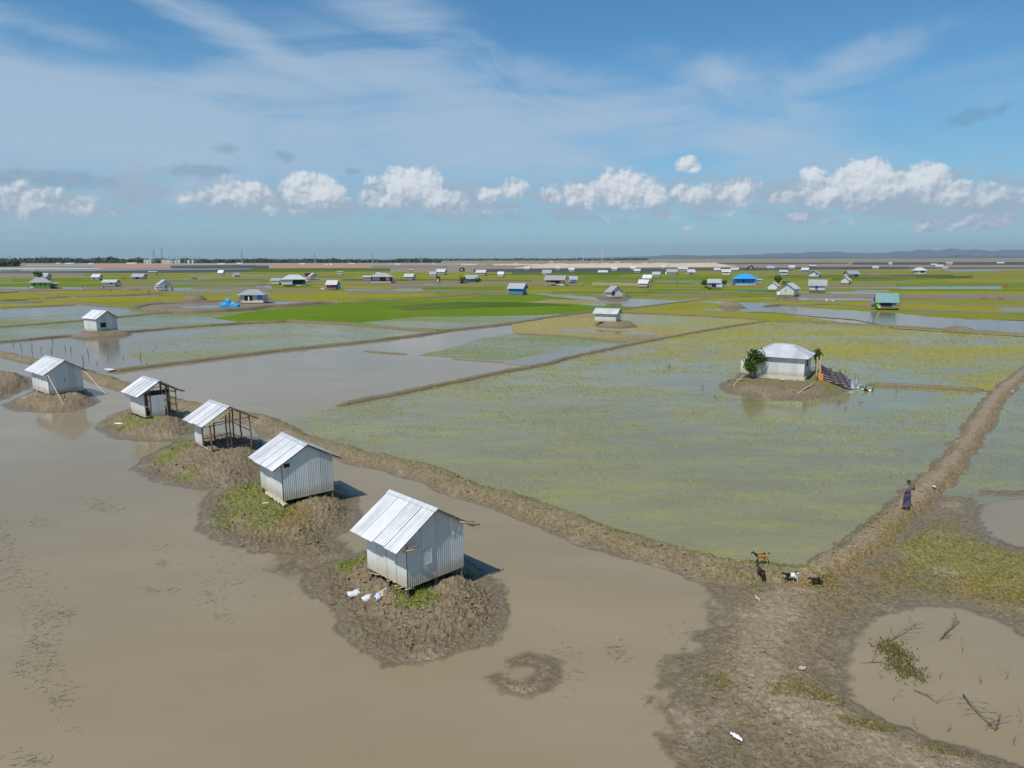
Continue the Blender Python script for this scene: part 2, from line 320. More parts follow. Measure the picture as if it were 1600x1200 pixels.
# ------------------------------------------------------------ object helpers
def link(name,me,mat=None,parent=None):
    o=bpy.data.objects.new(name,me);COL.objects.link(o)
    if mat is not None and me is not None and not me.materials: me.materials.append(mat)
    if parent is not None: o.parent=parent
    return o
def tag(o,label=None,cat=None,group=None,kind=None):
    if label: o['label']=label
    if cat: o['category']=cat
    if group: o['group']=group
    if kind: o['kind']=kind
    return o
def empty(name,loc,rz=0.,label=None,cat=None,group=None):
    o=bpy.data.objects.new(name,None);COL.objects.link(o);o.location=loc;o.rotation_euler=(0,0,rz);o.empty_display_size=.2
    return tag(o,label,cat,group)
class MB:
    def __init__(s): s.v=[];s.f=[]
    def add(s,vs,fs):
        b=len(s.v);s.v+= [tuple(v) for v in vs];s.f+=[tuple(b+i for i in f) for f in fs];return s
    def box(s,c,d,rot=None):
        vs=[Vector(((i&1)-.5,((i>>1)&1)-.5,((i>>2)&1)-.5)) for i in range(8)]
        vs=[Vector((v.x*d[0],v.y*d[1],v.z*d[2])) for v in vs]
        if rot is not None: vs=[rot@v for v in vs]
        return s.add([v+Vector(c) for v in vs],[(0,2,3,1),(4,5,7,6),(0,1,5,4),(2,6,7,3),(0,4,6,2),(1,3,7,5)])
    def tube(s,a,b,r0,r1=None,n=6,bend=0.,segs=1,cap=True):
        a=Vector(a);b=Vector(b);r1=r0 if r1 is None else r1;d=(b-a)
        z=d.normalized();x=z.orthogonal().normalized();y=z.cross(x);vs=[];fs=[]
        ph=rnd.random()*6.28
        for j in range(segs+1):
            t=j/segs;c=a.lerp(b,t)+(x*math.cos(ph)+y*math.sin(ph))*bend*math.sin(t*math.pi)*(1+.5*math.sin(t*9+ph));r=r0+(r1-r0)*t
            vs+=[c+(x*math.cos(k*2*math.pi/n)+y*math.sin(k*2*math.pi/n))*r for k in range(n)]
        for j in range(segs):
            for k in range(n): fs.append((j*n+k,j*n+(k+1)%n,(j+1)*n+(k+1)%n,(j+1)*n+k))
        if cap: fs.append(tuple(range(n))[::-1]);fs.append(tuple(segs*n+k for k in range(n)))
        return s.add(vs,fs)
    def path(s,pts,r0,r1,n=5):
        for i in range(len(pts)-1):
            t0=i/(len(pts)-1);t1=(i+1)/(len(pts)-1);s.tube(pts[i],pts[i+1],r0+(r1-r0)*t0,r0+(r1-r0)*t1,n)
        return s
    def mesh(s,name,smooth=False):
        me=bpy.data.meshes.new(name);me.from_pydata(s.v,[],s.f);me.update()
        if smooth: me.polygons.foreach_set('use_smooth',[True]*len(me.polygons))
        return me
    def build(s,name,mat,parent=None,smooth=False): return link(name,s.mesh(name,smooth),mat,parent)
def bigmesh(name,verts,faces,cols=None,extra=None,smooth=False):
    """verts (N,3), faces (M,k) arrays"""
    me=bpy.data.meshes.new(name);verts=np.ascontiguousarray(verts,np.float32);faces=np.ascontiguousarray(faces,np.int32)
    me.vertices.add(len(verts));me.vertices.foreach_set('co',verts.ravel())
    k=faces.shape[1];me.loops.add(faces.size);me.loops.foreach_set('vertex_index',faces.ravel())
    me.polygons.add(len(faces));me.polygons.foreach_set('loop_start',np.arange(0,faces.size,k,dtype=np.int32))
    try: me.polygons.foreach_set('loop_total',np.full(len(faces),k,np.int32))
    except Exception: pass
    me.polygons.foreach_set('use_smooth',np.full(len(faces),smooth))
    if cols is not None:
        a=me.attributes.new('col','FLOAT_COLOR','POINT');c=np.ones((len(verts),4),np.float32);c[:,:3]=cols;a.data.foreach_set('color',c.ravel())
    for nme,arr in (extra or {}).items():
        a=me.attributes.new(nme,'FLOAT','POINT');a.data.foreach_set('value',np.ascontiguousarray(arr,np.float32))
    me.update(calc_edges=True);return me
# ------------------------------------------------------------ noise
def _h(ix,iy,seed):
    n=(ix.astype(np.int64)*374761393+iy.astype(np.int64)*668265263+seed*1442695041)&0xffffffff
    n=((n^(n>>13))*1274126177)&0xffffffff;return (n^(n>>16))&0xffff
_ga=np.cos(np.arange(65536)*(2*np.pi/65536)).astype(np.float32);_gb=np.sin(np.arange(65536)*(2*np.pi/65536)).astype(np.float32)
def gn(x,y,seed=0):
    x0=np.floor(x);y0=np.floor(y);fx=(x-x0).astype(np.float32);fy=(y-y0).astype(np.float32);ix=x0.astype(np.int64);iy=y0.astype(np.int64)
    u=fx*fx*fx*(fx*(fx*6-15)+10);v=fy*fy*fy*(fy*(fy*6-15)+10)
    def c(dx,dy):
        h=_h(ix+dx,iy+dy,seed);return _ga[h]*(fx-dx)+_gb[h]*(fy-dy)
    a=c(0,0);b=c(1,0);d=c(0,1);e=c(1,1)
    return (a+(b-a)*u+(d-a)*v+(a-b-d+e)*u*v)*1.5
def fbm(x,y,o=3,seed=0,gain=.5):
    s=0;a=1.;t=0
    for i in range(o): s=s+a*gn(x*2**i+i*17.3,y*2**i-i*9.1,seed+i);t+=a;a*=gain
    return s/t
def ss(x,a,b):
    t=np.clip((x-a)/(b-a),0,1);return t*t*(3-2*t)
def seg_dist(x,y,pts,closed=False):
    d=np.full(x.shape,1e9);n=len(pts)
    for i in range(n if closed else n-1):
        ax,ay=pts[i];bx,by=pts[(i+1)%n];dx=bx-ax;dy=by-ay;L=dx*dx+dy*dy+1e-9
        t=np.clip(((x-ax)*dx+(y-ay)*dy)/L,0,1);d=np.minimum(d,np.hypot(x-ax-t*dx,y-ay-t*dy))
    return d
def inside(x,y,pts):
    r=np.zeros(x.shape,bool);n=len(pts)
    for i in range(n):
        ax,ay=pts[i];bx,by=pts[(i+1)%n]
        if ay==by: continue
        c=((ay>y)!=(by>y))&(x<(bx-ax)*(y-ay)/(by-ay)+ax);r^=c
    return r
def sd(x,y,pts,margin=4.):
    """signed distance, positive inside; only worked out near the shape"""
    pts=list(pts);xs=[p[0] for p in pts];ys=[p[1] for p in pts]
    out=np.full(x.shape,-margin*1.);m=(x>min(xs)-margin)&(x<max(xs)+margin)&(y>min(ys)-margin)&(y<max(ys)+margin)
    if m.any():
        xm=x[m];ym=y[m];d=seg_dist(xm,ym,pts,True);out[m]=np.where(inside(xm,ym,pts),d,-np.minimum(d,margin))
    return out
def pl(pts,margin,x,y,warp=0):
    xs=[p[0] for p in pts];ys=[p[1] for p in pts];out=np.full(x.shape,1e3)
    m=(x>min(xs)-margin)&(x<max(xs)+margin)&(y>min(ys)-margin)&(y<max(ys)+margin)
    if m.any(): out[m]=seg_dist(x[m],y[m],pts)
    return out
PX=lambda *pts:[P(a,b) for a,b in pts]
# ------------------------------------------------------------ the shape of the near land
MOUNDS=[ # outline at the water line, plateau height, rise width
 (PX((468,915),(480,893),(512,880),(548,868),(580,855),(640,852),(700,862),(745,880),(778,905),(800,930),(806,955),(795,985),(768,1012),(725,1028),(665,1038),(612,1038),(565,1020),(522,990),(492,950)),.63,2.1),
 (PX((302,805),(306,782),(340,764),(400,752),(470,748),(535,755),(562,775),(572,798),(562,820),(535,838),(548,855),(545,868),(520,880),(490,886),(450,872),(385,862),(335,855),(308,832)),.6,2.0),
 (PX((208,735),(215,715),(250,698),(300,683),(350,678),(405,684),(430,700),(425,735),(405,757),(350,768),(290,765),(240,757)),.62,1.7),
 (PX((140,666),(165,650),(200,637),(255,633),(290,640),(305,655),(318,672),(285,690),(220,692),(170,688)),.6,1.7),
 (PX((-2,634),(28,620),(55,604),(110,600),(140,606),(163,628),(140,638),(100,645),(50,645),(18,643)),.62,1.6),
 (PX((-80,590),(-20,583),(20,581),(52,590),(58,603),(40,612),(10,626),(-60,632)),.7,1.5),
 (PX((1118,601),(1148,590),(1160,578),(1290,576),(1318,588),(1340,603),(1330,612),(1300,620),(1250,627),(1180,623),(1130,614)),.62,2.6),
]
DYKE=PX((-160,520),(0,553),(60,567),(130,583),(195,605),(265,630),(330,642),(400,656),(470,688),(560,715),(650,735),(735,768),(800,788),(880,815),(960,845),(1050,872),(1150,897),(1255,908))
RDYKE=PX((1255,908),(1330,868),(1400,810),(1460,755),(1500,708),(1530,662),(1555,622),(1600,583),(1660,535),(1720,500))
FLAT=PX((1110,890),(1135,945),(1152,990),(1120,1002),(1085,1010),(1052,1040),(1050,1062),(1078,1092),(1085,1130),(1092,1200),(1120,1330),(2300,1330),(2300,770),(1600,765),(1500,772),(1440,770),(1400,800),(1330,865),(1255,898))
HUMPS=[(730,935,.25,1.3),(648,905,.12,1.6),(505,925,-.5,1.7),(540,985,-.3,1.6),(620,1010,-.25,1.5),(525,800,.25,1.6),(350,800,-.4,1.9),(330,845,-.3,1.6),(430,850,-.2,2.),(345,715,.3,1.3),(240,735,-.4,2.),(300,750,-.2,1.6),(255,665,.2,1.4),(175,672,-.3,1.8),(110,622,.2,1.6),(20,596,.35,2.),(1200,600,-.12,2.),(1290,606,-.15,2.)]
HUMPS=[(*P(a,b),c,d) for a,b,c,d in HUMPS]
POND=PX((1330,1040),(1342,1000),(1375,965),(1440,950),(1505,952),(1560,972),(1612,1008),(1700,1080),(1800,1200),(1620,1205),(1540,1182),(1450,1160),(1380,1132),(1334,1092))
POND2=PX((1517,800),(1545,782),(1600,780),(1800,780),(1800,900),(1600,858),(1555,848),(1525,825))
RING=PX((806,1033),(828,1029),(858,1038),(857,1055),(844,1069),(818,1078),(792,1070),(776,1060))
BLOB=PX((445,868),(470,872),(480,890),(450,900),(425,890))
def warps(x,y): return fbm(x*.33,y*.33,2,3),fbm(x*1.1,y*1.1,3,9),fbm(x*4.2,y*4.2,3,21)
def terr(x,y,full=True):
    x=np.asarray(x,float);y=np.asarray(y,float)
    n1,n2,n3=warps(x,y);w=.5*n1+.42*n2+.26*n3
    h=np.full(x.shape,-.6);rough=np.zeros(x.shape);path=np.zeros(x.shape);dk=np.zeros(x.shape);side=np.zeros(x.shape)
    for i,(pts,top,rise) in enumerate(MOUNDS):
        s=sd(x,y,pts)+w*.9-(.28 if i<6 else 0.);p=np.where(s<0,s*.16,np.minimum(s,1.)*.1+(top-.1)*ss(s,.35,.35+rise))
        p=np.where(s<=-3.6,-.6,p);h=np.maximum(h,p);rough=np.maximum(rough,ss(s,-.1,.9))
    hb=np.zeros(x.shape)
    for hx,hy,ha,hr in HUMPS: hb+=ha*np.exp(-((x-hx)**2+(y-hy)**2)/hr**2)
    h=np.where(h>.05,np.maximum(h+hb*ss(h,.05,.35),.05+.1*np.minimum(h,.5)),h)
    d=pl(DYKE,5,x,y);hw=1.45+.35*n1;s=hw-d+w*.55
    p=np.where(s<0,s*.3,.42*ss(s,0,hw*.85));h=np.maximum(h,p);dk=np.maximum(dk,ss(s,-.1,.5));rough=np.maximum(rough,.55*ss(s,0,.6))
    d=pl(RDYKE,5,x,y);hw=1.05+.25*n1;s=hw-d+w*.45
    p=np.where(s<0,s*.3,.38*ss(s,0,hw*.8));h=np.maximum(h,p);dk=np.maximum(dk,ss(s,-.1,.4));rough=np.maximum(rough,.6*ss(s,0,.6))
    path=np.maximum(path,ss(s,hw*.45,hw*.95))
    s=sd(x,y,FLAT,6)+1.5*w;pd=sd(x,y,POND,5)+.9*w;p2=sd(x,y,POND2,6)+1.6*w
    p=np.where(s<0,s*.06,np.minimum(.11,.05*s+.005))+np.where(s>-1,.05*n1+.03*n2,0)
    # a low worn ridge that runs from the junction down to the bottom right
    rd=pl(RIDGE,5,x,y);p=p+np.where(s>-1,.16*ss(rd,2.2,.3),0)
    p=p-.3*ss(pd,-1.5,1.5)-.22*ss(p2,-1.3,1.3)
    p=np.where(s<=-5.5,-.6,p);h=np.maximum(h,p);rough=np.maximum(rough,.22*ss(s,0,1.)*(1-ss(pd,-.6,.2)))
    path=np.maximum(path,.5*ss(rd,1.3,.2))
    d=pl(RING,3,x,y);s=.17-d+w*.5;p=np.where(s<0,s*.14,.1*ss(s,0,.4));p=np.where(s<-2.3,-.6,p);h=np.maximum(h,p)
    s=sd(x,y,BLOB,3)+w;p=np.minimum(-.03+s*.05,.0);p=np.where(s<-2.7,-.6,p);h=np.maximum(h,p)
    h=np.maximum(h,-.6)
    if full:
        k=ss(h,-.03,.14)
        n4=fbm(x*2.3,y*2.3,2,33);n5=fbm(x*6.5,y*6.5,2,41);n6=gn(x*15,y*15,51)
        bill=np.abs(n4)*1.1+np.abs(n5)*.75
        h=h+k*((.05+.34*rough)*(bill-.42)*.62+(.02+.075*rough)*n6)
        h=h+(1-k)*(h>-.3)*(.018*n5+.012*n4)
    return h,dict(n1=n1,n2=n2,n3=n3,rough=rough,path=path,dk=dk)
RIDGE=PX((1255,905),(1225,940),(1190,985),(1180,1040),(1210,1090),(1280,1130),(1360,1165),(1450,1200),(1540,1240))
def tz(x,y): return float(terr(np.array([x]),np.array([y]))[0][0])
# patches of growth: px,py,half width px,half height px,kind,strength
GREEN=(.16,.21,.018);OLIVE=(.17,.155,.045);ORANGE=(.26,.165,.055);YEL=(.26,.26,.03)
PATCH=[(552,884,34,16,0,1),(650,957,42,13,0,.9),(627,940,14,10,0,.9),(740,905,22,9,1,.7),(388,790,55,32,0,1),(428,812,45,22,0,.8),(360,775,40,16,1,.7),
 (460,822,28,14,2,1),(505,790,40,12,1,.6),(530,776,25,8,1,.6),(480,845,60,12,1,.45),(275,714,24,15,0,1),(293,750,14,9,0,.9),(240,725,20,10,1,.5),(218,668,44,9,0,1),(185,662,30,8,1,.7),(250,655,16,6,0,.6),
 (30,583,30,4,0,1),(-10,585,30,5,0,.8),(1210,594,80,9,0,.75),(1165,599,45,8,1,.9),(1190,606,60,7,1,.7),(1250,612,60,7,1,.6),(1283,603,26,12,0,1),(1300,612,20,6,1,.8),(1240,600,30,6,1,.6),
 (1290,1100,50,10,1,.6),(1240,1085,50,16,1,.5),(1240,1085,20,7,2,.4),(1360,1140,50,12,1,.8),(1330,1010,30,18,1,.7),(1120,1070,25,14,1,.6),(1480,1180,60,10,1,.6),
 (1500,880,120,45,3,.7),(1480,850,120,50,1,.75),(1400,940,160,30,1,.45),(1560,950,120,40,1,.5),(1420,900,70,30,1,.8),(1360,890,60,24,2,.55),(1560,925,80,22,2,.6),(1450,835,50,30,1,.7),(1180,920,40,14,1,.5),(1120,905,40,10,1,.6)]
PW=[]
for (a,b,c,d,kd,s_) in PATCH:
    x0,y0=P(a,b);x1,_=P(a+c,b);_,y1=P(a,b-d);PW.append((x0,y0,abs(x1-x0),abs(y1-y0),kd,s_))
def growth(x,y,h,T):
    """weights for the four kinds of growth"""
    n=[fbm(x*1.3+40*i,y*1.3,4,60+i,.65) for i in range(3)];nf=fbm(x*3.5,y*3.5,2,77)
    out=[np.zeros(x.shape) for _ in range(4)]
    for (x0,y0,a,b,kd,s_) in PW:
        q=1-np.hypot((x-x0)/(a*1.15),(y-y0)/(b*1.25));v=ss(q+.55*n[0]+.3*nf,.05,.45)*s_;v[q<-.6]=0;out[kd]=np.maximum(out[kd],v)
    dry=ss(h,.03,.12)
    # dyke flanks
    dd=DYKEN(x,y)
    crest=np.exp(-((dd-.75)/.5)**2)*T['dk'];low=np.exp(-((dd+.8)/.6)**2)*T['dk']
    out[0]=np.maximum(out[0],.75*crest*ss(n[1],-.25,.25));out[3]=np.maximum(out[3],.8*crest*ss(-n[1],-.1,.3))
    out[1]=np.maximum(out[1],.75*low*ss(n[2],-.2,.25));out[1]=np.maximum(out[1],.35*T['dk']*ss(n[0],.0,.35))
    rr=RDYKEN(x,y);ml=(rr>-50)
    flank=np.where(ml,np.exp(-((rr+.95)/.5)**2),0)*T['dk'];out[2]=np.maximum(out[2],.95*flank*ss(n[1]+.35,-.3,.25))
    out[1]=np.maximum(out[1],.6*np.where(ml,np.exp(-((rr-1.2)/.35)**2),0)*T['dk'])
    return [o*dry for o in out]
def _signed(x,y,pts):
    best=np.full(x.shape,1e9);sg=np.full(x.shape,-99.)
    for i in range(len(pts)-1):
        ax,ay=pts[i];bx,by=pts[i+1];dx=bx-ax;dy=by-ay;L=math.hypot(dx,dy)
        t=np.clip(((x-ax)*dx+(y-ay)*dy)/(L*L),0,1);d=np.hypot(x-ax-t*dx,y-ay-t*dy)
        s=((x-ax)*dy-(y-ay)*dx)/L*-1;m=d<best;best[m]=d[m];sg[m]=np.where(s[m]>=0,d[m],-d[m])
    sg[best>6]=-99;return sg
DYKEN=lambda x,y:_signed(x,y,DYKE)
RDYKEN=lambda x,y:_signed(x,y,RDYKE)
def landcol(x,y,h,T):
    n1,n2,n3=T['n1'],T['n2'],T['n3']
    dry=ss(h+.05*n2,.02,.32)[:,None];pale=ss(fbm(x*.5,y*.5,4,90),.1,.5)[:,None]
    c=np.array([.172,.134,.084])*(1-dry)+np.array([.225,.172,.108])*dry
    c=c*(1-.5*pale)+np.array([.31,.25,.172])*.5*pale
    red=ss(fbm(x*.7,y*.7,3,95),.15,.5)[:,None];c=c*(1-.25*red)+np.array([.16,.15,.07])*.25*red
    p=(T['path'])[:,None];c=c*(1-.5*p)+np.array([.34,.27,.19])*.5*p
    gw=growth(x,y,h,T)
    for k,cc in ((1,OLIVE),(2,ORANGE),(3,YEL),(0,GREEN)):
        w=gw[k][:,None]*.5;c=c*(1-w)+np.array(cc)*w
    return c,gw
# ------------------------------------------------------------ near terrain and water
def fan(ths,rs):
    A,Rr=np.meshgrid(ths,rs);return Rr*np.sin(A),Rr*np.cos(A)
ths=np.unique(np.concatenate([np.radians(np.linspace(-72,-44,60)),np.radians(np.linspace(-44,44,880)),np.radians(np.linspace(44,72,60))]))
inv=np.linspace(1/14.5,1/128.,600);rs=np.concatenate([np.linspace(7,14.3,30),1/inv])
X,Y=fan(ths,rs);nr,nc=X.shape
hh,T=terr(X.ravel(),Y.ravel())
idx=np.arange(nr*nc).reshape(nr,nc)
q=np.stack([idx[:-1,:-1],idx[:-1,1:],idx[1:,1:],idx[1:,:-1]],-1).reshape(-1,4)
keep=hh[q].max(1)>-.2
q=q[keep];used=np.unique(q);re=np.full(nr*nc,-1);re[used]=np.arange(len(used));q=re[q]
xs,ys,hs=X.ravel()[used],Y.ravel()[used],hh[used];Tu={k:v[used] for k,v in T.items()}
cl,_=landcol(xs,ys,hs,Tu);wet=1-ss(hs,.0,.2)
me=bigmesh('mud_banks',np.stack([xs,ys,hs],-1),q,cl,{'wet':wet,'rough':Tu['rough']},True)
tag(link('mud_banks',me,M['mud']),kind='structure')
# water: coarser copy of the same fan, carried on to the far fields
st_=3;ri=list(range(0,nr,st_));ci=list(range(0,nc,st_));
if ci[-1]!=nc-1: ci.append(nc-1)
Xw=X[np.ix_(ri,ci)];Yw=Y[np.ix_(ri,ci)];Hw=hh.reshape(nr,nc)[np.ix_(ri,ci)]
tw=ths[ci];far=[150,220,350,600,1000]
for r_ in far:
    Xw=np.vstack([Xw,r_*np.sin(tw)]);Yw=np.vstack([Yw,r_*np.cos(tw)]);Hw=np.vstack([Hw,np.full(len(tw),-.6)])
a,b=Xw.shape;idx=np.arange(a*b).reshape(a,b);q=np.stack([idx[:-1,:-1],idx[:-1,1:],idx[1:,1:],idx[1:,:-1]],-1).reshape(-1,4)
hv=Hw.ravel();q=q[hv[q].min(1)<.03]
me=bigmesh('water',np.stack([Xw.ravel(),Yw.ravel(),np.zeros(a*b)],-1),q,None,{'depth':np.clip(-hv,-.2,.6)},True)
tag(link('water',me,M['water']),kind='structure')
# the ground under everything, out to the horizon
k=48;pts=[(0,0,-.75)]+[(32000*math.cos(i*2*math.pi/k),32000*math.sin(i*2*math.pi/k),-.75) for i in range(k)]
MB().add(pts,[(0,i+1,(i+1)%k+1) for i in range(k)]).build('ground',M['f_land']);tag(bpy.data.objects['ground'],kind='structure')
# ------------------------------------------------------------ fields
FZ=[.018]
def resample(pts,step_px=14):
    out=[];n=len(pts)
    for i in range(n):
        a=pts[i];b=pts[(i+1)%n];L=max(abs(a[0]-b[0]),abs(a[1]-b[1])*4);k=max(1,int(L/step_px))
        for j in range(k): out.append((a[0]+(b[0]-a[0])*j/k,a[1]+(b[1]-a[1])*j/k))
    return out
def field(mat,pts,name='rice_field',jit=.35,z=None):
    """pts are places read off the photograph; laid out on the ground as one sheet"""
    p=resample(pts);w=[]
    for (a,b) in p:
        b2=b+rnd.uniform(-1,1)*jit*min(1.,max(.15,(b-404)/70));w.append(P(a,max(b2,404.6+(800-a)*.00175)))
    if z is None: z=FZ[0];FZ[0]+=.00022
    b=bmesh.new();vs=[b.verts.new((x,y,z)) for x,y in w];f=b.faces.new(vs);f.normal_update()
    if f.normal.z<0: f.normal_flip()
    bmesh.ops.triangulate(b,faces=[f]);me=bpy.data.meshes.new(name);b.to_mesh(me);b.free()
    return tag(link(name,me,M[mat]),kind='structure')
def strip(mat,x0,x1,yt0,yt1,yb0,yb1,name='rice_field',jit=.3): return field(mat,[(x0,yt0),((x0+x1)/2,(yt0+yt1)/2-.2),(x1,yt1),(x1,yb1),((x0+x1)/2,(yb0+yb1)/2+.2),(x0,yb0)],name,jit)
# far land from the horizon inwards
field('f_land',[(-500,405.4),(2100,405.4),(2100,434),(-500,434)],'far_plain')
field('f_olive',[(-500,426),(2100,424),(2100,492),(1500,500),(800,482),(300,500),(-500,520)],'rice_field')
types=['f_yellow','f_olive','f_bright','f_olive','f_mud','f_pale','f_yellow','f_bright','f_dark','f_tan','f_water']
rs_=random.Random(21)
for i in range(150):
    y=424+46*rs_.random()**1.3;x=rs_.uniform(-150,1700);L=rs_.uniform(70,330);hh_=(.8+(y-420)*.055)*rs_.uniform(.7,1.5);sl=rs_.uniform(-.006,.006)*L
    wgt=[3,3,2.6,2,1.6,1.1,1.5,2.2,1.2,.8,.7]
    if y<431 and x>700: t=rs_.choice(['f_olive','f_dark','f_char','f_mud','f_land','f_char'])
    else: t=rs_.choices(types,wgt)[0]
    if y<434 and t=='f_water': t='f_mud'
    nm={'f_water':'paddy_water','f_mud':'mud_flat'}.get(t,'rice_field')
    strip(t,x,x+L,y,y+sl,y+hh_,y+sl+hh_*rs_.uniform(.6,1.2),nm)
# read off the photograph, left to right
strip('f_grey',40,405,412.2,411.6,416,414.5,'embankment')
strip('f_brick',148,272,413.6,413.8,418.3,418,'red_earth');strip('f_char',266,420,415,414,419.5,419.5,'tilled_soil')
strip('f_sand',-60,160,418.6,419,421.4,420.6,'sand_road');strip('f_pan',-60,400,421,419.5,424.5,422.3,'salt_pan')
strip('f_char',90,392,424,420.6,427.8,425,'tilled_soil');strip('f_char',-60,110,424.2,424.2,425.6,427,'tilled_soil')
strip('f_mud',-60,130,426.5,426.5,434,432,'mud_flat');strip('f_pan',-60,60,431,430,433,431.5,'salt_pan')
strip('f_dark',392,610,419.6,419,425,424.3);strip('f_grey',400,760,411.5,411,414.8,414.5,'embankment')
strip('f_brick',420,582,415,415,418.4,418.6,'red_earth');strip('f_mud',582,700,415.3,415,418.5,418.3,'mud_flat')
strip('f_sand',720,745,412.5,412.5,414.3,414.3,'sand_road');strip('f_sand',770,845,412.3,412.3,414.6,414.2,'sand_road')
strip('f_char',740,1240,420.5,418.2,425.5,423.5,'tilled_soil');strip('f_dark',800,1180,425,424.6,428,428.5)
strip('f_char',1120,1325,411,410.4,412.8,412.2,'tilled_soil');strip('f_char',1332,1800,410,409.2,413.6,413.8,'tilled_soil')
strip('f_char',1240,1420,417.4,417,421.4,420.5,'tilled_soil');strip('f_char',1240,1800,418,418,420,419.5,'tilled_soil')
strip('f_olive',1060,1800,423,422,430,428);strip('f_dark',1300,1520,433,431,439,434.5);strip('f_dark',1200,1330,431,430,434,435)
strip('f_bright',1290,1460,437.5,434,440.8,437);strip('f_bright',1400,1800,443.5,443,448,446.5);strip('f_yellow',1480,1800,437,436,442,441)
strip('f_water',1290,1565,449.3,447.5,451.3,452,'paddy_water');strip('f_water',1480,1560,422,421,424.5,423.5,'paddy_water')
strip('f_bright',1390,1720,452.5,453,457,457.5);strip('f_yellow',1370,1560,456,455,460,459);strip('f_yellow',1520,1800,455,456,463,464)
strip('f_mud',1230,1600,459.5,461,465.5,468,'mud_flat');strip('f_water',1190,1365,464.5,467,470.5,471,'paddy_water')
strip('f_water',1582,1800,470,469,477.5,478,'paddy_water');strip('f_olive',1400,1640,467,470,473,477)
strip('f_yellow',1180,1375,471.5,472,480,488);strip('f_yellow',1400,1800,474,478,488,494)
strip('f_pale',1560,1800,481,479,488,489)
strip('f_bright',898,1192,433,432.5,440.5,437.8);strip('f_bright',862,1175,455.4,457,459.8,463.8);strip('f_bright',1010,1200,451,452,455,455)
strip('f_water',1018,1142,437.8,443.2,439.6,446.2,'paddy_water');strip('f_tan',925,1000,441,443,446,447)
strip('f_yellow',0,240,456,452,463,460);strip('f_yellow',0,120,460,463,470,466);strip('f_yellow',60,420,466,461,474,469)
strip('f_yellow',230,400,456.5,453,461,459);strip('f_yellow',400,680,456,457,471,463)
strip('f_bright',20,160,436,434,440,440);strip('f_bright',-60,160,443,443,448.6,447.6);strip('f_bright',250,420,437,436,441,440)
strip('f_water',-60,190,449.5,449,456.5,453.5,'paddy_water');strip('f_water',400,425,447,447,451,451,'paddy_water')
strip('f_mud',130,270,448.5,446,453.5,453,'mud_flat');strip('f_mud',260,900,441.5,441.5,444.5,446,'mud_flat')
strip('f_pale',255,420,450,449,456,455);strip('f_mud',260,420,457,455.5,458.6,456.6,'mud_flat')
strip('f_pale',540,760,452,451,459,456);strip('f_water',600,760,454.2,453.5,457,456.2,'paddy_water')
strip('f_bright',660,790,449,448,454,453.5);strip('f_mud',610,780,441,442,450,445.5,'mud_flat');strip('f_pan',658,740,442.5,441.3,445.4,442.4,'pond')
strip('f_mud',540,800,453.8,456,455,457.5,'mud_flat')
strip('f_water',752,800,462,462,464.5,464.6,'paddy_water')
# middle distance
field('f_yellow',[(-80,482),(0,472),(75,469),(137,476),(200,481),(300,470),(400,470),(480,476),(420,484),(270,490),(125,502),(-80,516)])
field('f_pale',[(-80,497),(30,492),(120,489),(210,486),(280,489),(125,502),(-80,516)])
field('f_water',[(-60,487),(0,483),(50,481),(100,478),(137,477),(200,482),(212,486),(190,491),(130,489),(60,494),(20,495),(-60,496)],'paddy_water',.5)
field('f_water',[(-60,475),(40,472.5),(78,472),(50,475.5),(-60,478)],'paddy_water')
field('f_pale',[(-80,514),(0,512),(125,502),(270,489),(420,483),(500,477),(440,500),(425,504),(300,511),(200,520),(100,527),(-80,541)],z=0.0700)
field('f_bright',[(330,497),(420,484),(500,476),(600,467),(700,460),(800,458),(860,463),(935,470),(985,478),(968,486),(930,487),(860,496),(800,505),(700,517),(625,514),(550,507),(450,502),(425,504),(380,505)],z=0.0745)
field('f_olive',[(560,468),(640,463),(700,461),(760,461),(730,466),(640,470)],z=0.0790)
field('f_pale',[(560,505),(650,496),(800,494),(880,491),(850,498),(780,506),(700,515),(625,512)],z=0.0813)
field('f_dark',[(600,479),(720,472),(840,473),(900,478),(760,481),(640,486)],z=0.0835)
field('f_sparse',[(-80,538),(100,527),(200,520),(300,511),(425,504),(550,507),(685,517),(540,537),(350,559),(165,582),(60,564),(-80,548)],'rice_field',z=0.0140)
field('f_water',[(-80,536),(20,533),(120,527),(200,521),(260,516),(330,517),(300,524),(230,530),(190,540),(200,556),(230,568),(165,582),(60,564),(-80,548)],'paddy_water',1.,z=0.0190)
field('f_pale',[(655,555),(700,545),(748,530),(800,521),(875,525),(985,536),(965,542),(900,554),(840,561),(770,563)],'rice_field',.8,z=0.0140)
field('f_water',[(800,563),(860,551),(920,541),(960,536),(984,536),(965,543),(900,560),(830,571),(790,570)],'paddy_water',.6,z=0.0220)
field('f_tan',[(800,505),(860,496),(930,488),(968,489),(1050,492),(1150,497),(1190,501),(1080,520),(985,536),(875,525),(800,521)],'rice_field',z=0.0160)
field('f_ysparse',[(960,490),(1050,492),(1150,497),(1185,501),(1100,517),(1030,514),(985,505)],'rice_field',z=0.0240)
field('f_water',[(872,516),(905,514),(960,517),(1030,521),(1020,524),(930,521),(880,519)],'paddy_water',z=0.0300)
field('f_yellow',[(968,489),(1000,481),(1075,472),(1130,470),(1130,480),(1170,489),(1270,497),(1330,506),(1250,504),(1200,502),(1150,497),(1050,492)],z=0.0700)
field('f_water',[(829,458),(850,459),(940,465.5),(1060,470),(1112,465),(1080,472),(1000,480),(930,478),(900,475.5),(940,474),(925,469.5),(862,463.5)],'paddy_water',z=0.0880)
field('f_tan',[(820,473),(860,468),(930,469.5),(940,474),(900,475.5)],z=0.0925)
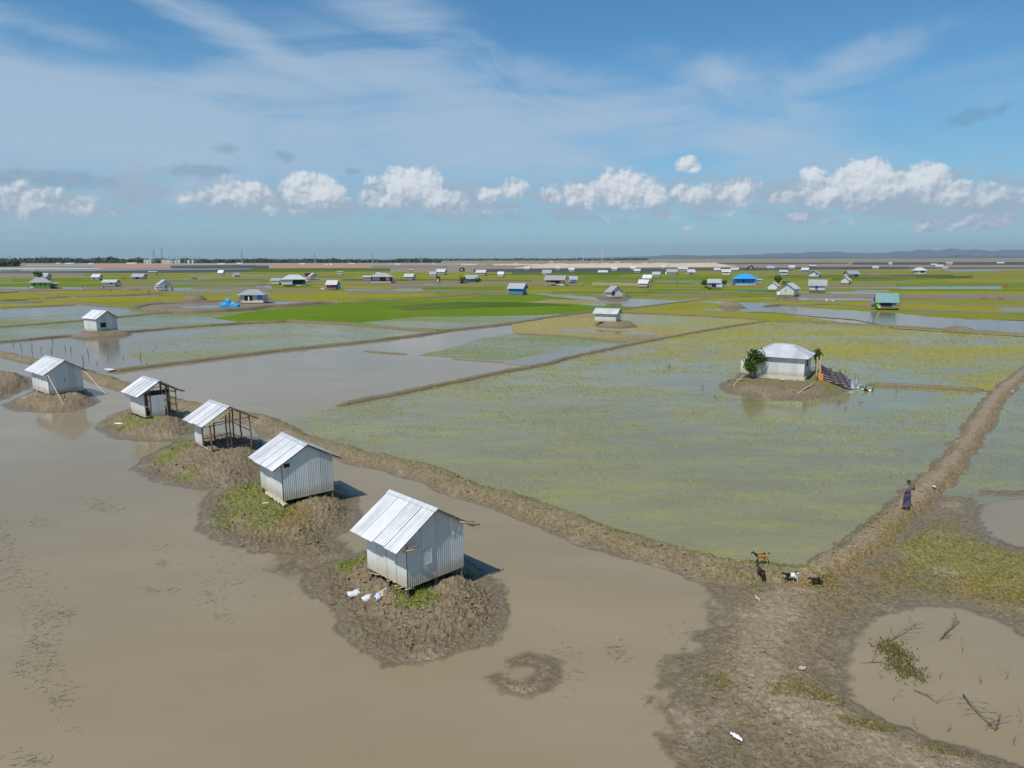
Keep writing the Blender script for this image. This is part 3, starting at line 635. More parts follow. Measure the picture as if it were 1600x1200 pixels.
field('f_yellow',[(1075,472),(1110,466),(1250,464),(1180,470),(1120,471.5)],z=0.0925)
field('f_olive',[(1330,500),(1250,488),(1190,478),(1300,480),(1420,484),(1640,494),(1640,503),(1480,498)],z=0.0925)
field('f_water',[(1085,484),(1140,483),(1170,484),(1150,476),(1080,472.5),(1130,471.5),(1190,474),(1240,480),(1300,484),(1400,490),(1480,498),(1560,501),(1700,506),(1700,523),(1590,523),(1520,519),(1440,514),(1380,508),(1330,499),(1270,495),(1200,488),(1140,487.5)],'paddy_water',.5,z=0.0970)
field('f_ysparse',[(1380,509),(1440,514),(1520,519),(1600,523),(1700,523),(1700,530),(1590,526),(1400,514)],z=0.0993)
field('f_water',[(1430,487),(1440,486),(1466,486.5),(1462,488.5),(1435,488.8)],'paddy_water',z=0.1015)
field('f_ysparse',[(1640,540),(1590,523),(1500,518),(1400,511),(1300,505),(1200,502),(1120,514),(1000,536),(900,557),(905,563),(1000,560),(1100,566),(1160,560),(1300,560),(1420,575),(1550,612),(1600,585)],'rice_field',2.,z=0.0100)
# ------------------------------------------------------------ banks between the fields
def bund(pts,wpx=None,w=.9,h=.28,zb=-.12,name='earth_bank'):
    """a low hand-built earth bank; pts read off the photograph"""
    wp=PX(*pts);S_=[];
    for i in range(len(wp)-1):
        a=Vector(wp[i]);b=Vector(wp[i+1]);L=(b-a).length;dist=max(20,(a+b).length/2);st=max(.22,dist*.006);k=max(1,int(L/st))
        for j in range(k): S_.append(a.lerp(b,j/k))
    S_.append(Vector(wp[-1]));N=len(S_);c=9
    A=np.array([(v.x,v.y) for v in S_]);D=np.gradient(A,axis=0);D/=np.linalg.norm(D,axis=1)[:,None]+1e-9;Nn=np.stack([-D[:,1],D[:,0]],1)
    t=np.linspace(-1,1,c);prof=np.clip(1.12*(1-np.abs(t)**2.2),0,1);LL=np.concatenate([[0],np.cumsum(np.linalg.norm(np.diff(A,axis=0),axis=1))]);endt=(ss(LL,-.2,w*1.6)*ss(LL[-1]-LL,-.2,w*1.6))[:,None]
    wob=fbm(A[:,0]*.15,A[:,1]*.15,3,5)[:,None]*1.;wid=w*.5*(1+.35*fbm(A[:,0]*.5,A[:,1]*.5,2,8))[:,None]
    off=t[None,:]*wid*(.35+.65*endt)+wob*w*.35
    xx=A[:,0:1]+Nn[:,0:1]*off;yy=A[:,1:2]+Nn[:,1:2]*off
    zz=zb+(h-zb)*endt*prof[None,:]*(1+.25*fbm(xx*.8,yy*.8,2,14))+.06*prof*gn(xx*3.1,yy*3.1,15)
    zz[:,0]=zz[:,-1]=zb-.15
    gsel=ss(fbm(xx*.22,yy*.22,3,61)+.12*t[None,:],-.1,.3)[...,None];dr=ss(zz,zb*.3,h*.9)[...,None]
    col=np.array([.13,.1,.068])*(1-dr)+np.array([.2,.16,.11])*dr;v2=ss(gn(xx*.9,yy*.9,71),-.2,.5)[...,None]
    gc=np.array(OLIVE)*(1-v2)+np.array([.15,.18,.03])*v2;col=col*(1-.7*gsel*dr)+gc*.7*gsel*dr
    idx=np.arange(N*c).reshape(N,c);q=np.stack([idx[:-1,:-1],idx[:-1,1:],idx[1:,1:],idx[1:,:-1]],-1).reshape(-1,4)[:,::-1]
    me=bigmesh(name,np.stack([xx,yy,zz],-1).reshape(-1,3),q,col.reshape(-1,3),{'wet':(1-dr.reshape(-1))*.6,'rough':np.full(dr.size,.7)},True)
    return tag(link(name,me,M['mud']),kind='structure')
bund([(158,584),(200,578),(250,572),(350,559),(450,547),(550,537),(650,525),(700,517),(800,506),(860,496),(930,487),(968,484),(1000,480.5),(1035,476),(1075,471.5),(1110,466.5),(1175,463),(1250,462)],w=1.5,h=.34)
bund([(520,637),(560,628),(610,618),(700,600),(800,579),(850,570),(900,557),(965,543),(1000,536),(1080,521),(1150,509),(1200,502)],w=1.2,h=.3)
bund([(1200,502),(1300,505),(1400,511),(1470,515),(1520,519),(1590,523),(1660,527)],w=1.4,h=.35)
bund([(968,488),(1000,489.5),(1050,491.5),(1100,494),(1150,497),(1200,502)],w=1.3,h=.32)
bund([(800,521),(875,525),(985,536)],w=.9,h=.2)
bund([(1342,602),(1370,602),(1400,604),(1450,607),(1500,610),(1552,612)],w=1.3,h=.34)
bund([(-80,542),(0,535),(100,526),(200,519),(300,511),(380,505),(425,504),(450,502),(550,507),(625,514),(690,518)],w=1.4,h=.33)
bund([(-80,518),(0,512),(125,502),(250,490),(400,483),(500,477),(600,471),(700,463)],w=1.1,h=.3)
bund([(-60,484),(0,482),(50,480),(100,477.5),(125,477)],w=1.,h=.35)
bund([(-40,461),(31,456.5),(60,459),(112,463.5),(160,463),(200,461.7),(260,459)],w=2.2,h=.5)
bund([(-40,470.5),(0,470),(62,467.3),(112,464.3)],w=1.5,h=.4)
bund([(62,467.3),(100,471.5),(137,476),(170,479),(205,481.5)],w=1.5,h=.45)
bund([(-40,474),(30,473.6),(75,472)],w=1.2,h=.35)
bund([(565,548),(600,551.5),(640,554.6)],w=.7,h=.16);bund([(700,561),(750,564),(797,567.5)],w=.6,h=.1)
bund([(-40,457.5),(0,457),(60,455.5),(200,452.5)],w=2.,h=.5)
bund([(400,455),(540,456),(640,457.8),(700,456),(800,454)],w=1.6,h=.4);bund([(540,468),(640,468),(700,464),(760,460),(800,461)],w=1.2,h=.35)
bund([(1190,480),(1220,477),(1260,478),(1300,476),(1345,480),(1400,483)],w=1.2,h=.5)
bund([(1380,483.5),(1440,486),(1520,488),(1600,491),(1680,493)],w=1.3,h=.5)
bund([(1180,470.5),(1250,471),(1380,471.5)],w=1.4,h=.4);bund([(1400,474.5),(1500,477),(1600,478.5),(1680,480)],w=1.4,h=.45)
bund([(870,459.5),(960,461),(1100,463),(1165,465)],w=2.,h=.45);bund([(1000,451),(1100,452.5)],w=1.6,h=.4)
bund([(1490,516.5),(1540,519.5),(1585,522.5)],w=1.8,h=.4)
for i in range(34):
    y=427+38*rs_.random()**1.2;x=rs_.uniform(-60,1500);L=rs_.uniform(90,300);s_=rs_.uniform(-.008,.008)*L
    bund([(x,y),(x+L/2,y+s_/2+rs_.uniform(-.3,.3)),(x+L,y+s_)],w=1.8,h=.45)
# heaps and platforms of earth
def mound(px,py,wpx,h,dm=None,name='earth_mound',top=.45,seed=0,green=.3,zb=-.1,n=34):
    """earth heap; px,py is its near foot, wpx its width in the photograph"""
    z_=zc(px,py);w=wpx*z_/F;d=dm or w*.8;cx,cy=P(px,py);cy+=d*.5;cx*=cy/(cy-d*.5)
    u=np.linspace(-1,1,n);U,Vv=np.meshgrid(u,u);x=U*w*.5;y=Vv*d*.5;r=np.hypot(U,Vv)+.16*fbm(U*1.6+seed*3,Vv*1.6,3,seed+5)
    prof=ss(1-r,0.,1-top);z=zb+(h-zb)*prof*(1+.22*fbm(U*3+seed,Vv*3,3,seed+9))+.05*h*gn(U*9,Vv*9,seed)*prof
    z=np.where(r>1.02,zb-.3,z);k=ss(z,zb,h*.6)[...,None];g_=ss(fbm(U*2+seed*5,Vv*2,3,seed+19),.1,.4)[...,None]*green*2*k
    g_=np.clip(g_,0,.85);col=(np.array([.13,.1,.07])*(1-k)+np.array([.21,.165,.115])*k)*(1-g_)+np.array([.13,.16,.03])*g_
    idx=np.arange(n*n).reshape(n,n);q=np.stack([idx[:-1,:-1],idx[:-1,1:],idx[1:,1:],idx[1:,:-1]],-1).reshape(-1,4)
    keep=z.ravel()[q].max(1)>zb-.25
    me=bigmesh(name,np.stack([x+cx,y+cy,z],-1).reshape(-1,3),q[keep],col.reshape(-1,3),{'wet':(1-k.reshape(-1))*.6,'rough':np.full(k.size,.8)},True)
    tag(link(name,me,M['mud']),kind='structure');return cx,cy,w,d
mound(1143,482,54,1.6,top=.15,seed=3,green=.25,name='earth_heap');mound(1550,468,40,1.8,top=.2,seed=4,name='earth_heap');mound(1496,520,62,.8,7,top=.3,seed=5,name='earth_heap')
mound(306,472,44,1.9,12,top=.3,seed=6,green=.6,name='earth_heap');mound(400,446,40,1.2,12,seed=7,name='earth_heap')
mound(204,455,34,.8,12,seed=8,name='earth_heap');mound(1366,431,24,1.5,20,seed=9,name='earth_heap');mound(1480,425,14,1.2,16,seed=9,name='earth_heap')
mound(1557,425,22,1.2,20,seed=19,name='earth_heap');mound(302,437.5,14,1.5,12,seed=12,green=.8,name='earth_heap')
# the bank round the pond by the blue tarpaulin
bund([(205,483),(225,478),(250,475.5),(300,474),(345,471.5),(372,470.5)],w=3.5,h=.7)
bund([(212,484),(235,486),(270,488.5),(310,489),(345,487.5),(380,485),(420,481),(460,478.5),(500,475),(528,474)],w=3.2,h=.9)
bund([(205,482),(216,485)],w=3.6,h=.7);bund([(420,469.5),(440,470.5),(480,472.5),(528,474)],w=1.4,h=.5)
field('f_mud',[(215,481),(240,477),(300,474),(345,473),(400,472),(470,473.5),(500,475),(420,481),(340,487),(280,487.5),(230,485)],'mud_flat',z=0.2000)
field('f_water',[(278,480.5),(300,478.5),(330,478),(354,479),(352,481.5),(320,483.2),(290,483.2)],'pond',z=0.2300)
field('f_water',[(430,473),(450,471.8),(476,473.2),(480,475.4),(450,476.6),(432,476.4)],'pond',z=0.2300)
field('f_water',[(246,473.6),(285,472.6),(283,475.8),(250,476.2)],'pond',z=0.2300)
# the long pale sand bank on the right
def berm(x0,x1,y0,y1,h,mat,name):
    a=Vector(P(x0,y0));b=Vector(P(x1,y1));n=60;vs=[];fs=[]
    for i in range(n+1):
        t=i/n;c=a.lerp(b,t);e=min(1,min(t,1-t)*7+.05);hh_=h*e*(.85+.3*rnd.random());d=Vector((c.x,c.y)).normalized()
        for q_,zz in ((0,-.3),(.18,hh_*.75),(.35,hh_),(.7,hh_*.95),(1,-.3)): vs.append((c.x+d.x*q_*260*e,c.y+d.y*q_*260*e,zz))
    for i in range(n):
        for j in range(4): fs.append((i*5+j,(i+1)*5+j,(i+1)*5+j+1,i*5+j+1))
    m=MB();m.add(vs,fs);return tag(m.build(name,M[mat],None,True),kind='structure')
berm(803,1152,419.3,416.6,5.2,'f_sand','sand_bank');berm(150,270,418.3,418.3,2.2,'f_brick','earth_bank');berm(480,578,418.5,418.5,1.8,'f_brick','earth_bank')
# ------------------------------------------------------------ corrugated iron
def sheet(name,mat,parent,o,u,v,n,width,lenfn,pitch=.1,amp=.0095,label=None,sag=0.):
    """o corner, u across the ribs, v along them, n outward; lenfn(t)->(start,end) along v"""
    o=Vector(o);u=Vector(u).normalized();v=Vector(v).normalized();n=Vector(n).normalized()
    k=max(4,int(width/pitch*4));vs=[];fs=[];j0=rnd.uniform(-.006,.006);tw=rnd.uniform(-.012,.012)
    for i in range(k+1):
        t=i/k*width;a,b=lenfn(t);d=amp*math.cos(t/pitch*2*math.pi)
        for q in (0,.5,1): vs.append(o+u*t+v*(a+(b-a)*q)+n*(d+j0+tw*q*(i/k)-sag*math.sin(q*math.pi)))
    for i in range(k):
        for q in (0,1): fs.append((i*3+q,(i+1)*3+q,(i+1)*3+q+1,i*3+q+1))
    m=MB();m.add(vs,fs);ob=m.build(name,M[mat],parent,True)
    if label: ob['label']=label
    return ob
def near_hut(A,thd,w,l,e,r,osd,og,ob_,zb,zg,label,group=None,clad=True,name='tin_hut',sheets=4,wmat='wall',rmat='roof',skip=(),holes=True):
    th=R(thd);c=Vector((A[0],A[1],0))+Vector((math.cos(th),math.sin(th),0))*w/2+Vector((-math.sin(th),math.cos(th),0))*l/2
    t=empty(name,(c.x,c.y,zb),th,label,'hut',group)
    W2=w/2;L2=l/2;sl=(r-e)/W2;Z=Vector((0,0,1));X_=Vector((1,0,0));Y_=Vector((0,1,0))
    hgt=lambda x:r-abs(x)*sl
    def post(x,y,z0,z1,rad=.055,mat='wood',bend=.04,nm='post'):
        m=MB();m.tube((x,y,z0),(x+rnd.uniform(-.03,.03),y+rnd.uniform(-.03,.03),z1),rad,rad*.8,7,bend,5);return m.build(nm,M[mat],t,True)
    def pole(a,b,rad=.035,mat='wood',nm='rail',bend=.02):
        m=MB();m.tube(a,b,rad,rad*.8,6,bend,4);return m.build(nm,M[mat],t,True)
    g0=zg-zb-.25
    # stilts
    ins=.05
    for x in (-W2+ins,0,W2-ins):
        for y in (-L2+ins,0,L2-ins):
            post(x,y,g0,.02 if clad else .1,.075,'wood',.02,'stilt')
    # floor frame
    for y in (-L2+.04,L2-.04): pole((-W2,y,.02),(W2,y,.02),.05,'wood','floor_beam')
    for x in (-W2+.04,W2-.04): pole((x,-L2,.02),(x,L2,.02),.05,'wood','floor_beam')
    if clad:
        m=MB();m.box((0,0,.05),(w-.08,l-.08,.04));m.build('floor',M['darkwood'],t)
        ws=w/sheets
        for k in range(sheets):
            x0=-W2+k*ws
            for side,ny in ((-1,-1),(1,1)):
                if (side,k) in skip: continue
                sheet('gable_sheet',wmat,t,(x0,side*(L2+.012+.004*(k%2)),0),X_,Z,(0,ny,0),ws+.03,lambda tt,x0=x0:(-.06+rnd.uniform(-.004,.004),hgt(x0+tt)-.05))
        ls=l/sheets
        for k in range(sheets):
            y0=-L2+k*ls
            for side in (-1,1):
                sheet('wall_sheet',wmat,t,(side*(W2+.012+.004*(k%2)),y0,0),Y_,Z,(side,0,0),ls+.03,lambda tt:(-.06,e-.03))
    # roof
    tot=l+og+ob_;n_=max(3,int(round(tot/.78)));rs2=tot/n_;cs=math.hypot(1,sl)
    for side in (-1,1):
        v=Vector((side/cs,0,-sl/cs));nn=Vector((side*sl/cs,0,1/cs));ln=(W2+osd)*cs
        for k in range(n_):
            sheet('roof_sheet',rmat,t,(0,-L2-og+k*rs2,r+.05+.006*(k%2)),Y_,v,nn,rs2+.05,lambda tt,j=rnd.uniform(-.03,.03):(.0,ln+j),.13,.021)
    m=MB()
    for side in (-1,1):
        v=Vector((side/cs,0,-sl/cs))*.2;a=Vector((0,-L2-og-.02,r+.088));b=Vector((0,L2+ob_+.02,r+.088));m.add([a,b,b+v,a+v],[(0,1,2,3) if side>0 else (3,2,1,0)])
    m.build('ridge_cap',M[rmat],t)
    for y in (-L2-og*.5,-L2+.1,0,L2-.1):
        for side in (-1,1):
            pole((0,y,r-.03),(side*(W2+osd*.92),y,r-.03-(W2+osd*.92)*sl),.035,'bamboo','rafter')
    for f in (.0,.45,.92):
        for side in (-1,1):
            x=side*(W2+osd)*f
            if f==0 and side==1: continue
            pole((x,-L2-og*.9,r-.0-abs(x)*sl),(x,L2+ob_*.9,r-.0-abs(x)*sl),.03,'bamboo','purlin')
    t['_d']=0;del t['_d']
    return t,post,pole,(W2,L2,sl,hgt)
HG='tin huts on stilts along the earth bank'
# 1 nearest, beside the sacks
t,post,pole,(W2,L2,sl,hgt)=near_hut((-4.06,25.46),44.8,2.84,2.69,1.94,2.82,.58,.2,.35,1.05,.72,'nearest tin hut, a small patched shutter in its gable, white sacks beside it',HG)
m=MB();m.box((-.42,-L2-.05,.98),(.3,.03,.52));m.build('shutter',M['wall'],t)
m=MB();[m.box((-.42+dx,-L2-.06,.98+dz),(a,.03,b)) for dx,dz,a,b in ((-.16,0,.035,.58),(.16,0,.035,.58),(0,.28,.35,.035),(0,-.28,.35,.035))];m.build('shutter_frame',M['wall'],t)
pole((W2-.3,-L2-.25,hgt(W2-.3)-.08),(W2+.75,-L2-.2,hgt(W2)-.32),.045,'bamboo','rafter_end')
pole((W2-.3,-L2-.1,hgt(W2-.3)-.0),(W2+.65,-L2-.02,hgt(W2)-.22),.03,'bamboo','rafter_end')
pole((-W2-.1,-L2-.12,1.62),(-W2+.35,-L2-.35,1.7),.05,'wood','beam_end')
pole((-W2-.25,-L2-.1,1.55),(-W2+.2,-L2-.3,1.6),.035,'bamboo','beam_end')
m=MB();m.box((W2-.25,-L2-.045,1.72),(.16,.02,.3),Euler((0,.4,0)).to_matrix());m.box((W2-.55,-L2-.045,1.6),(.12,.02,.2),Euler((0,-.3,0)).to_matrix());m.build('tin_patch',M['pale'],t)
m=MB()
for k in range(9): 
    x=-W2-.1+rnd.uniform(-.1,.2);y=-L2+k*.28
    m.tube((x-.1,y,-.05),(x+.35,y+rnd.uniform(-.2,.2),-.12-rnd.random()*.1),.03,.02,5)
m.build('floor_stick',M['bamboo'],t,True)
# 2 next, over the grassy mound
t,post,pole,(W2,L2,sl,hgt)=near_hut((-12.17,35.79),39.6,2.86,3.16,1.98,2.77,.57,.16,.18,.95,.67,'tin hut without a shutter on a grassy mud mound, second nearest of all',HG)
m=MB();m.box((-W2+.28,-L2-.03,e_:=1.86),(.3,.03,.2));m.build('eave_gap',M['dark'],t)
m=MB()
for k in range(5):
    y=-L2+k*.5;m.box((-W2-.02,y,-.15),(.22,.4,.16),Euler((rnd.random(),.3,rnd.random())).to_matrix())
m.build('floor_stone',M['slab'],t)
# 3 open frame
t,post,pole,(W2,L2,sl,hgt)=near_hut((-20.31,46.12),44.4,2.74,2.91,2.22,3.0,.6,.14,.3,.62,.6,'unwalled hut frame of crooked poles under a tin roof, between two walled huts',HG,clad=False,name='hut_frame')
for x,y in ((-W2,-L2),(0,-L2),(W2,-L2),(-W2,L2),(0,L2),(W2,L2),(W2,0),(-W2,0),(-.2,-L2+.1)):
    post(x,y,-.35,hgt(x)-.05,.06,'wood',.05)
for z in (.35,1.2):
    pole((-W2,L2,z),(W2,L2,z+.05));pole((W2,-L2,z-.1),(W2,L2,z))
pole((-W2-.1,-L2,.2),(W2+.05,-L2,.12),.05);pole((-W2,-L2,.18),(-W2,L2,.2),.05,'bamboo');pole((-W2,-L2,2.05),(W2,-L2,2.1),.04)
pole((-W2,L2,2.05),(W2,L2,2.1),.04);pole((0,-L2,1.2),(-W2,-L2,1.25),.035);pole((0,-L2-.2,hgt(0)-.25),(-W2-.45,-L2-.25,hgt(W2)-.35),.05,'bamboo')
pole((0,-L2-.3,hgt(0)-.05),(-W2-.5,-L2-.32,hgt(W2)-.2),.045,'bamboo')
for k in range(2): sheet('wall_sheet','wall',t,(-W2-.02,L2-1.5+k*.72,.3),(0,1,0),(0,0,1),(-1,0,0),.74,lambda tt:(0,1.65))
# 4 half walled
t,post,pole,(W2,L2,sl,hgt)=near_hut((-29.87,56.16),46.7,2.48,3.34,2.13,2.88,.62,.14,.2,.8,.55,'half clad tin hut, its right side a bare frame of poles',HG,clad=False,name='half_built_hut')
for x,y in ((-W2,-L2),(-W2+.35,-L2),(.1,-L2),(.45,-L2),(W2,-L2),(-W2,L2),(0,L2),(W2,L2),(W2,0),(W2-.5,-L2+.6)):
    post(x,y,-.4,hgt(x)-.05,.06,'wood',.05)
for z in (.15,.75,1.3,1.85):
    pole((.1,-L2,z),(W2+.05,-L2,z+.1),.035,'wood');pole((W2,-L2,z-.05),(W2,L2,z),.035,'wood')
    if z>.2: pole((0,L2,z),(W2,L2,z),.035,'wood')
pole((-W2-.05,-L2-.05,.1),(W2,-L2,.05),.05);pole((-W2,-L2-.05,.9),(-W2+.5,-L2,.95),.03,'bamboo')
for k in range(4): sheet('wall_sheet','wall',t,(-W2-.02,-L2+.0+k*l4,.0) if (l4:=3.34/4) else None,(0,1,0),(0,0,1),(-1,0,0),l4+.03,lambda tt:(0,2.05))
for k in range(2): sheet('gable_sheet','pale',t,(-W2+.42+k*.52,-L2-.06,.0),(1,0,0),(0,0,1),(0,-1,0),.54,lambda tt:(0,1.75))
for k in range(3): sheet('gable_sheet','wall',t,(-W2+k*.45,L2,.0),(1,0,0),(0,0,1),(0,1,0),.47,lambda tt:(0,2.0))
m=MB();m.box((-.15,-L2+.1,1.95),(1.6,.04,.4));m.build('gable_board',M['dark'],t)
pole((W2-.2,-L2-.1,hgt(W2)-.05),(W2+.75,-L2,hgt(W2)-.3),.05,'wood','rafter_end')
# 5 with guy poles, far left
t,post,pole,(W2,L2,sl,hgt)=near_hut((-44.57,66.64),49.8,2.97,4.72,2.15,3.09,.5,.45,.28,.8,.55,'long tin hut with a small door in the gable, held by two slanting guy ropes',HG,sheets=5)
m=MB();m.box((-.35,-L2-.05,1.25),(.62,.04,.95));dd_=m.build('door',M['pale'],t)
m=MB();m.box((-.1,-L2-.08,1.2),(.05,.04,.2));m.build('door_latch',M['darkwood'],dd_)
hp=(t.location.x,t.location.y)
def rope(a,b,label):
    m=MB();m.tube(a,b,.035,.03,6);o=m.build('guy_rope',M['rope'],None,True);return tag(o,label,'rope','guy ropes of the far left hut')
a=Vector(t.location)+Matrix.Rotation(R(49.8),3,'Z')@Vector((-W2-.1,-L2-.3,2.0));bx,by=P(104,641,.0);rope(a,(bx,by,.0),'pale guy rope from the left eave down to the mound edge in front')
a=Vector(t.location)+Matrix.Rotation(R(49.8),3,'Z')@Vector((W2+.1,-L2-.2,2.0));bx,by=P(180,632,-.05);rope(a,(bx,by,-.05),'pale guy rope from the right eave down into the water')
# 6 on the field edge, left
cx,cy,_,_=mound(158,530,104,.85,11,top=.4,seed=31,green=.35,n=60,name='earth_mound')
t,post,pole,(W2,L2,sl,hgt)=near_hut((-74.22,125.77),54.2,3.52,4.83,2.36,3.57,.3,.5,.3,.8,.6,'tin hut with a small dark window, alone on a field-edge mound behind the row',None,sheets=4)
m=MB();m.box((-.7,-L2-.05,1.1),(.85,.05,.75));w_=m.build('window',M['dark'],t)
m=MB();[m.box((-.7+dx,-L2-.08,1.1+dz),(a,.04,b)) for dx,dz,a,b in ((-.45,0,.06,.85),(.45,0,.06,.85),(0,.4,.9,.06),(0,-.4,.9,.06))];m.build('window_frame',M['wood'],w_)
m=MB();m.box((-1.35,-L2-.06,1.1),(.4,.03,.8));m.build('shutter',M['pale'],t)
# 7, 8 two huts in the middle of the far fields
cx,cy,_,_=mound(962,514,78,1.1,12,top=.4,seed=32,green=.4,n=50)
def P3(px,py,z): x,y=P(px,py,z);return (x,y)

def simple_hut(px,py,zb,thd,w,l,e,r,label,zg,group=None,**k):
    x,y=P(px,py,zb);return near_hut((x,y),thd,w,l,e,r,.45,.35,.35,zb,zg,label,group,**k)
# ridge runs left-right: the long wall faces the camera, gable at its right end
t,*_=simple_hut(962.5,503,1.05,62,2.6,4.5,1.75,2.5,'tin hut with its long wall in front, nearer of two mound huts in the centre',.9,sheets=4)

field('paddywater',[(300,650),(440,659),(515,637),(560,628),(700,600),(800,579),(900,557),(1000,536),(1080,521),(1200,502),(1400,511),(1520,519),(1660,527),(1690,510),(1600,583),(1530,662),(1460,755),(1400,810),(1330,868),(1255,903),(1150,893),(960,843),(800,786),(650,733),(470,686),(400,654)],'paddy_water',0,z=.004)
field('paddywater',[(1900,520),(1660,535),(1600,583),(1530,662),(1480,735),(1450,775),(1500,782),(1520,790),(1600,778),(1900,790)],'paddy_water',0,z=.004)
# ------------------------------------------------------------ house on the island in the big paddy
def P3(px,py,z): x,y=P(px,py,z);return Vector((x,y,z))
FRc=Vector((31.4,74.75,.95));rz=R(-30);t=empty('hip_roofed_house',(31.4,74.75,.95),rz,'grey tin house with a hipped roof on the round island in the big paddy','house')
hw_,hd_,he_,hr_=5.3,5.0,2.12,3.12
X_=Vector((1,0,0));Y_=Vector((0,1,0));Z_=Vector((0,0,1))
for k in range(8):
    x0=-hw_+k*hw_/8;sheet('wall_sheet','wall' if k%3 else 'pale',t,(x0,-.012-.004*(k%2),0),X_,Z_,-Y_,hw_/8+.03,lambda tt:(-.1,he_))
    sheet('wall_sheet','wall',t,(x0,hd_+.012,0),X_,Z_,Y_,hw_/8+.03,lambda tt:(-.1,he_))
for k in range(7):
    y0=k*hd_/7;sheet('wall_sheet','wall' if k!=1 else 'pale',t,(.012+.004*(k%2),y0,0),Y_,Z_,X_,hd_/7+.03,lambda tt:(-.1,he_));sheet('wall_sheet','wall',t,(-hw_-.012,y0,0),Y_,Z_,-X_,hd_/7+.03,lambda tt:(-.1,he_))
m=MB();m.box((.05,1.75,1.35),(.03,.6,.75));w_=m.build('window',M['dark'],t)
m=MB();[m.box((.08,1.75+a,1.35+b),(.04,c,d)) for a,b,c,d in ((-.33,0,.06,.87),(.33,0,.06,.87),(0,.41,.72,.06),(0,-.41,.72,.06))];m.build('window_frame',M['wood'],w_)
ov=.42;x0,x1,y0,y1=-hw_-ov,ov,-ov,hd_+ov;rx0,rx1,ry=-hw_+1.55,-1.55,hd_/2;ze=he_-.12
def hipside(a,b,ra,rb,n):
    """one slope of the hipped roof, laid in sheets running from ridge to eave"""
    a,b,ra,rb=map(Vector,(a,b,ra,rb));u=(b-a).normalized();L=(b-a).length;mid=(ra+rb)/2;up=mid-a;up=(up-u*up.dot(u)).normalized();nn=u.cross(up)
    H_=(ra-a).dot(up);ta=(ra-a).dot(u);tb=(rb-a).dot(u);w=L/n
    hfun=lambda t_:H_*(t_/ta if t_<ta else (1 if t_<=tb else (L-t_)/(L-tb)))
    for k in range(n): sheet('roof_sheet','roofold' if False else 'roof',t,a+u*(k*w),u,up,nn,w+.02,lambda tt,k=k:(0,max(.02,hfun(min(L,k*w+tt)))),.14,.014)
hipside((x0,y0,ze),(x1,y0,ze),(rx0,ry,hr_),(rx1,ry,hr_),8);hipside((x1,y1,ze),(x0,y1,ze),(rx1,ry,hr_),(rx0,ry,hr_),8)
hipside((x1,y0,ze),(x1,y1,ze),(rx1,ry,hr_),(rx1,ry,hr_),7);hipside((x0,y1,ze),(x0,y0,ze),(rx0,ry,hr_),(rx0,ry,hr_),7)
for a,b in (((rx0,ry,hr_),(rx1,ry,hr_)),((rx0,ry,hr_),(x0,y0,ze)),((rx0,ry,hr_),(x0,y1,ze)),((rx1,ry,hr_),(x1,y0,ze)),((rx1,ry,hr_),(x1,y1,ze))):
    m=MB();m.tube(Vector(a)+Z_*.03,Vector(b)+Z_*.03,.07,.07,6);m.build('ridge_cap',M['roof'],t,True)
m=MB();m.box((-hw_/2,hd_/2,-.25),(hw_+.3,hd_+.3,.34));m.build('earth_plinth',M['concrete'],t)
# lean-to at the left end
for k in range(2): sheet('annex_sheet','wall',t,(-hw_-1.4+k*.7,.35,0),X_,Z_,-Y_,.72,lambda tt:(-.1,1.35))
sheet('annex_sheet','wall',t,(-hw_-1.4,.35,0),Y_,Z_,-X_,2.4,lambda tt:(-.1,1.3))
sheet('annex_roof_sheet','roofold',t,(-hw_-1.3,.6,1.3),X_,Vector((0,1,.1)),Z_,1.25,lambda tt:(0,2.2))
def pole_thing(a,b,r,mat,label,cat='pole',group=None,name='pole',bend=.05):
    m=MB();m.tube(a,b,r,r*.75,7,bend,6);return tag(m.build(name,M[mat],None,True),label,cat,group)
for (pa,pb,za,zb2,lb) in (((1240,619.5),(1274,596),.15,1.05,'brown pole lying down the slope in front of the island house'),((1143,607),(1163,585),.1,1.2,'thin pole leaning at the left end of the island house')):
    pole_thing(P3(*pa,za),P3(*pb,zb2),.06,'bamboo',lb)
for i,(px,h) in enumerate(((1275,2.3),(1282,2.5),(1279,1.9))):
    a=P3(px,591,.8);pole_thing(a,a+Vector((rnd.uniform(-.1,.1),.1,h)),.1 if i<2 else .06,'bamboo',['thick yellow post beside the right wall of the island house','tall yellow post where the striped screen begins','short post between the two yellow posts by the striped screen'][i],'post')
# striped cloth screen
def cloth(name,tops,bots,mat,label,cat,fold=.12,n=24,rows=8):
    T_=[Vector(p) for p in tops];B_=[Vector(p) for p in bots];k=len(T_)-1;vs=[];fs=[]
    for i in range(n+1):
        t=i/n*k;j=min(k-1,int(t));f=t-j;a=T_[j].lerp(T_[j+1],f);b=B_[j].lerp(B_[j+1],f);a=a-Z_*(.16*math.sin(f*math.pi));d=(T_[-1]-T_[0]).cross(Z_).normalized()
        for q in range(rows+1):
            r_=q/rows;p=a.lerp(b,r_)+d*fold*(math.sin(i*1.3+q*.4)+.6*math.sin(i*.5-q))*(.3+r_);vs.append(p)
    for i in range(n):
        for q in range(rows): fs.append((i*(rows+1)+q,(i+1)*(rows+1)+q,(i+1)*(rows+1)+q+1,i*(rows+1)+q+1))
    me=bpy.data.meshes.new(name);me.from_pydata(vs,[],fs);uv=me.uv_layers.new(name='uv')
    for lp in me.loops: vi=lp.vertex_index;uv.data[lp.index].uv=(vi//(rows+1)/n,vi%(rows+1)/rows)
    me.polygons.foreach_set('use_smooth',[True]*len(me.polygons));o=link(name,me,M[mat]);return tag(o,label,cat)
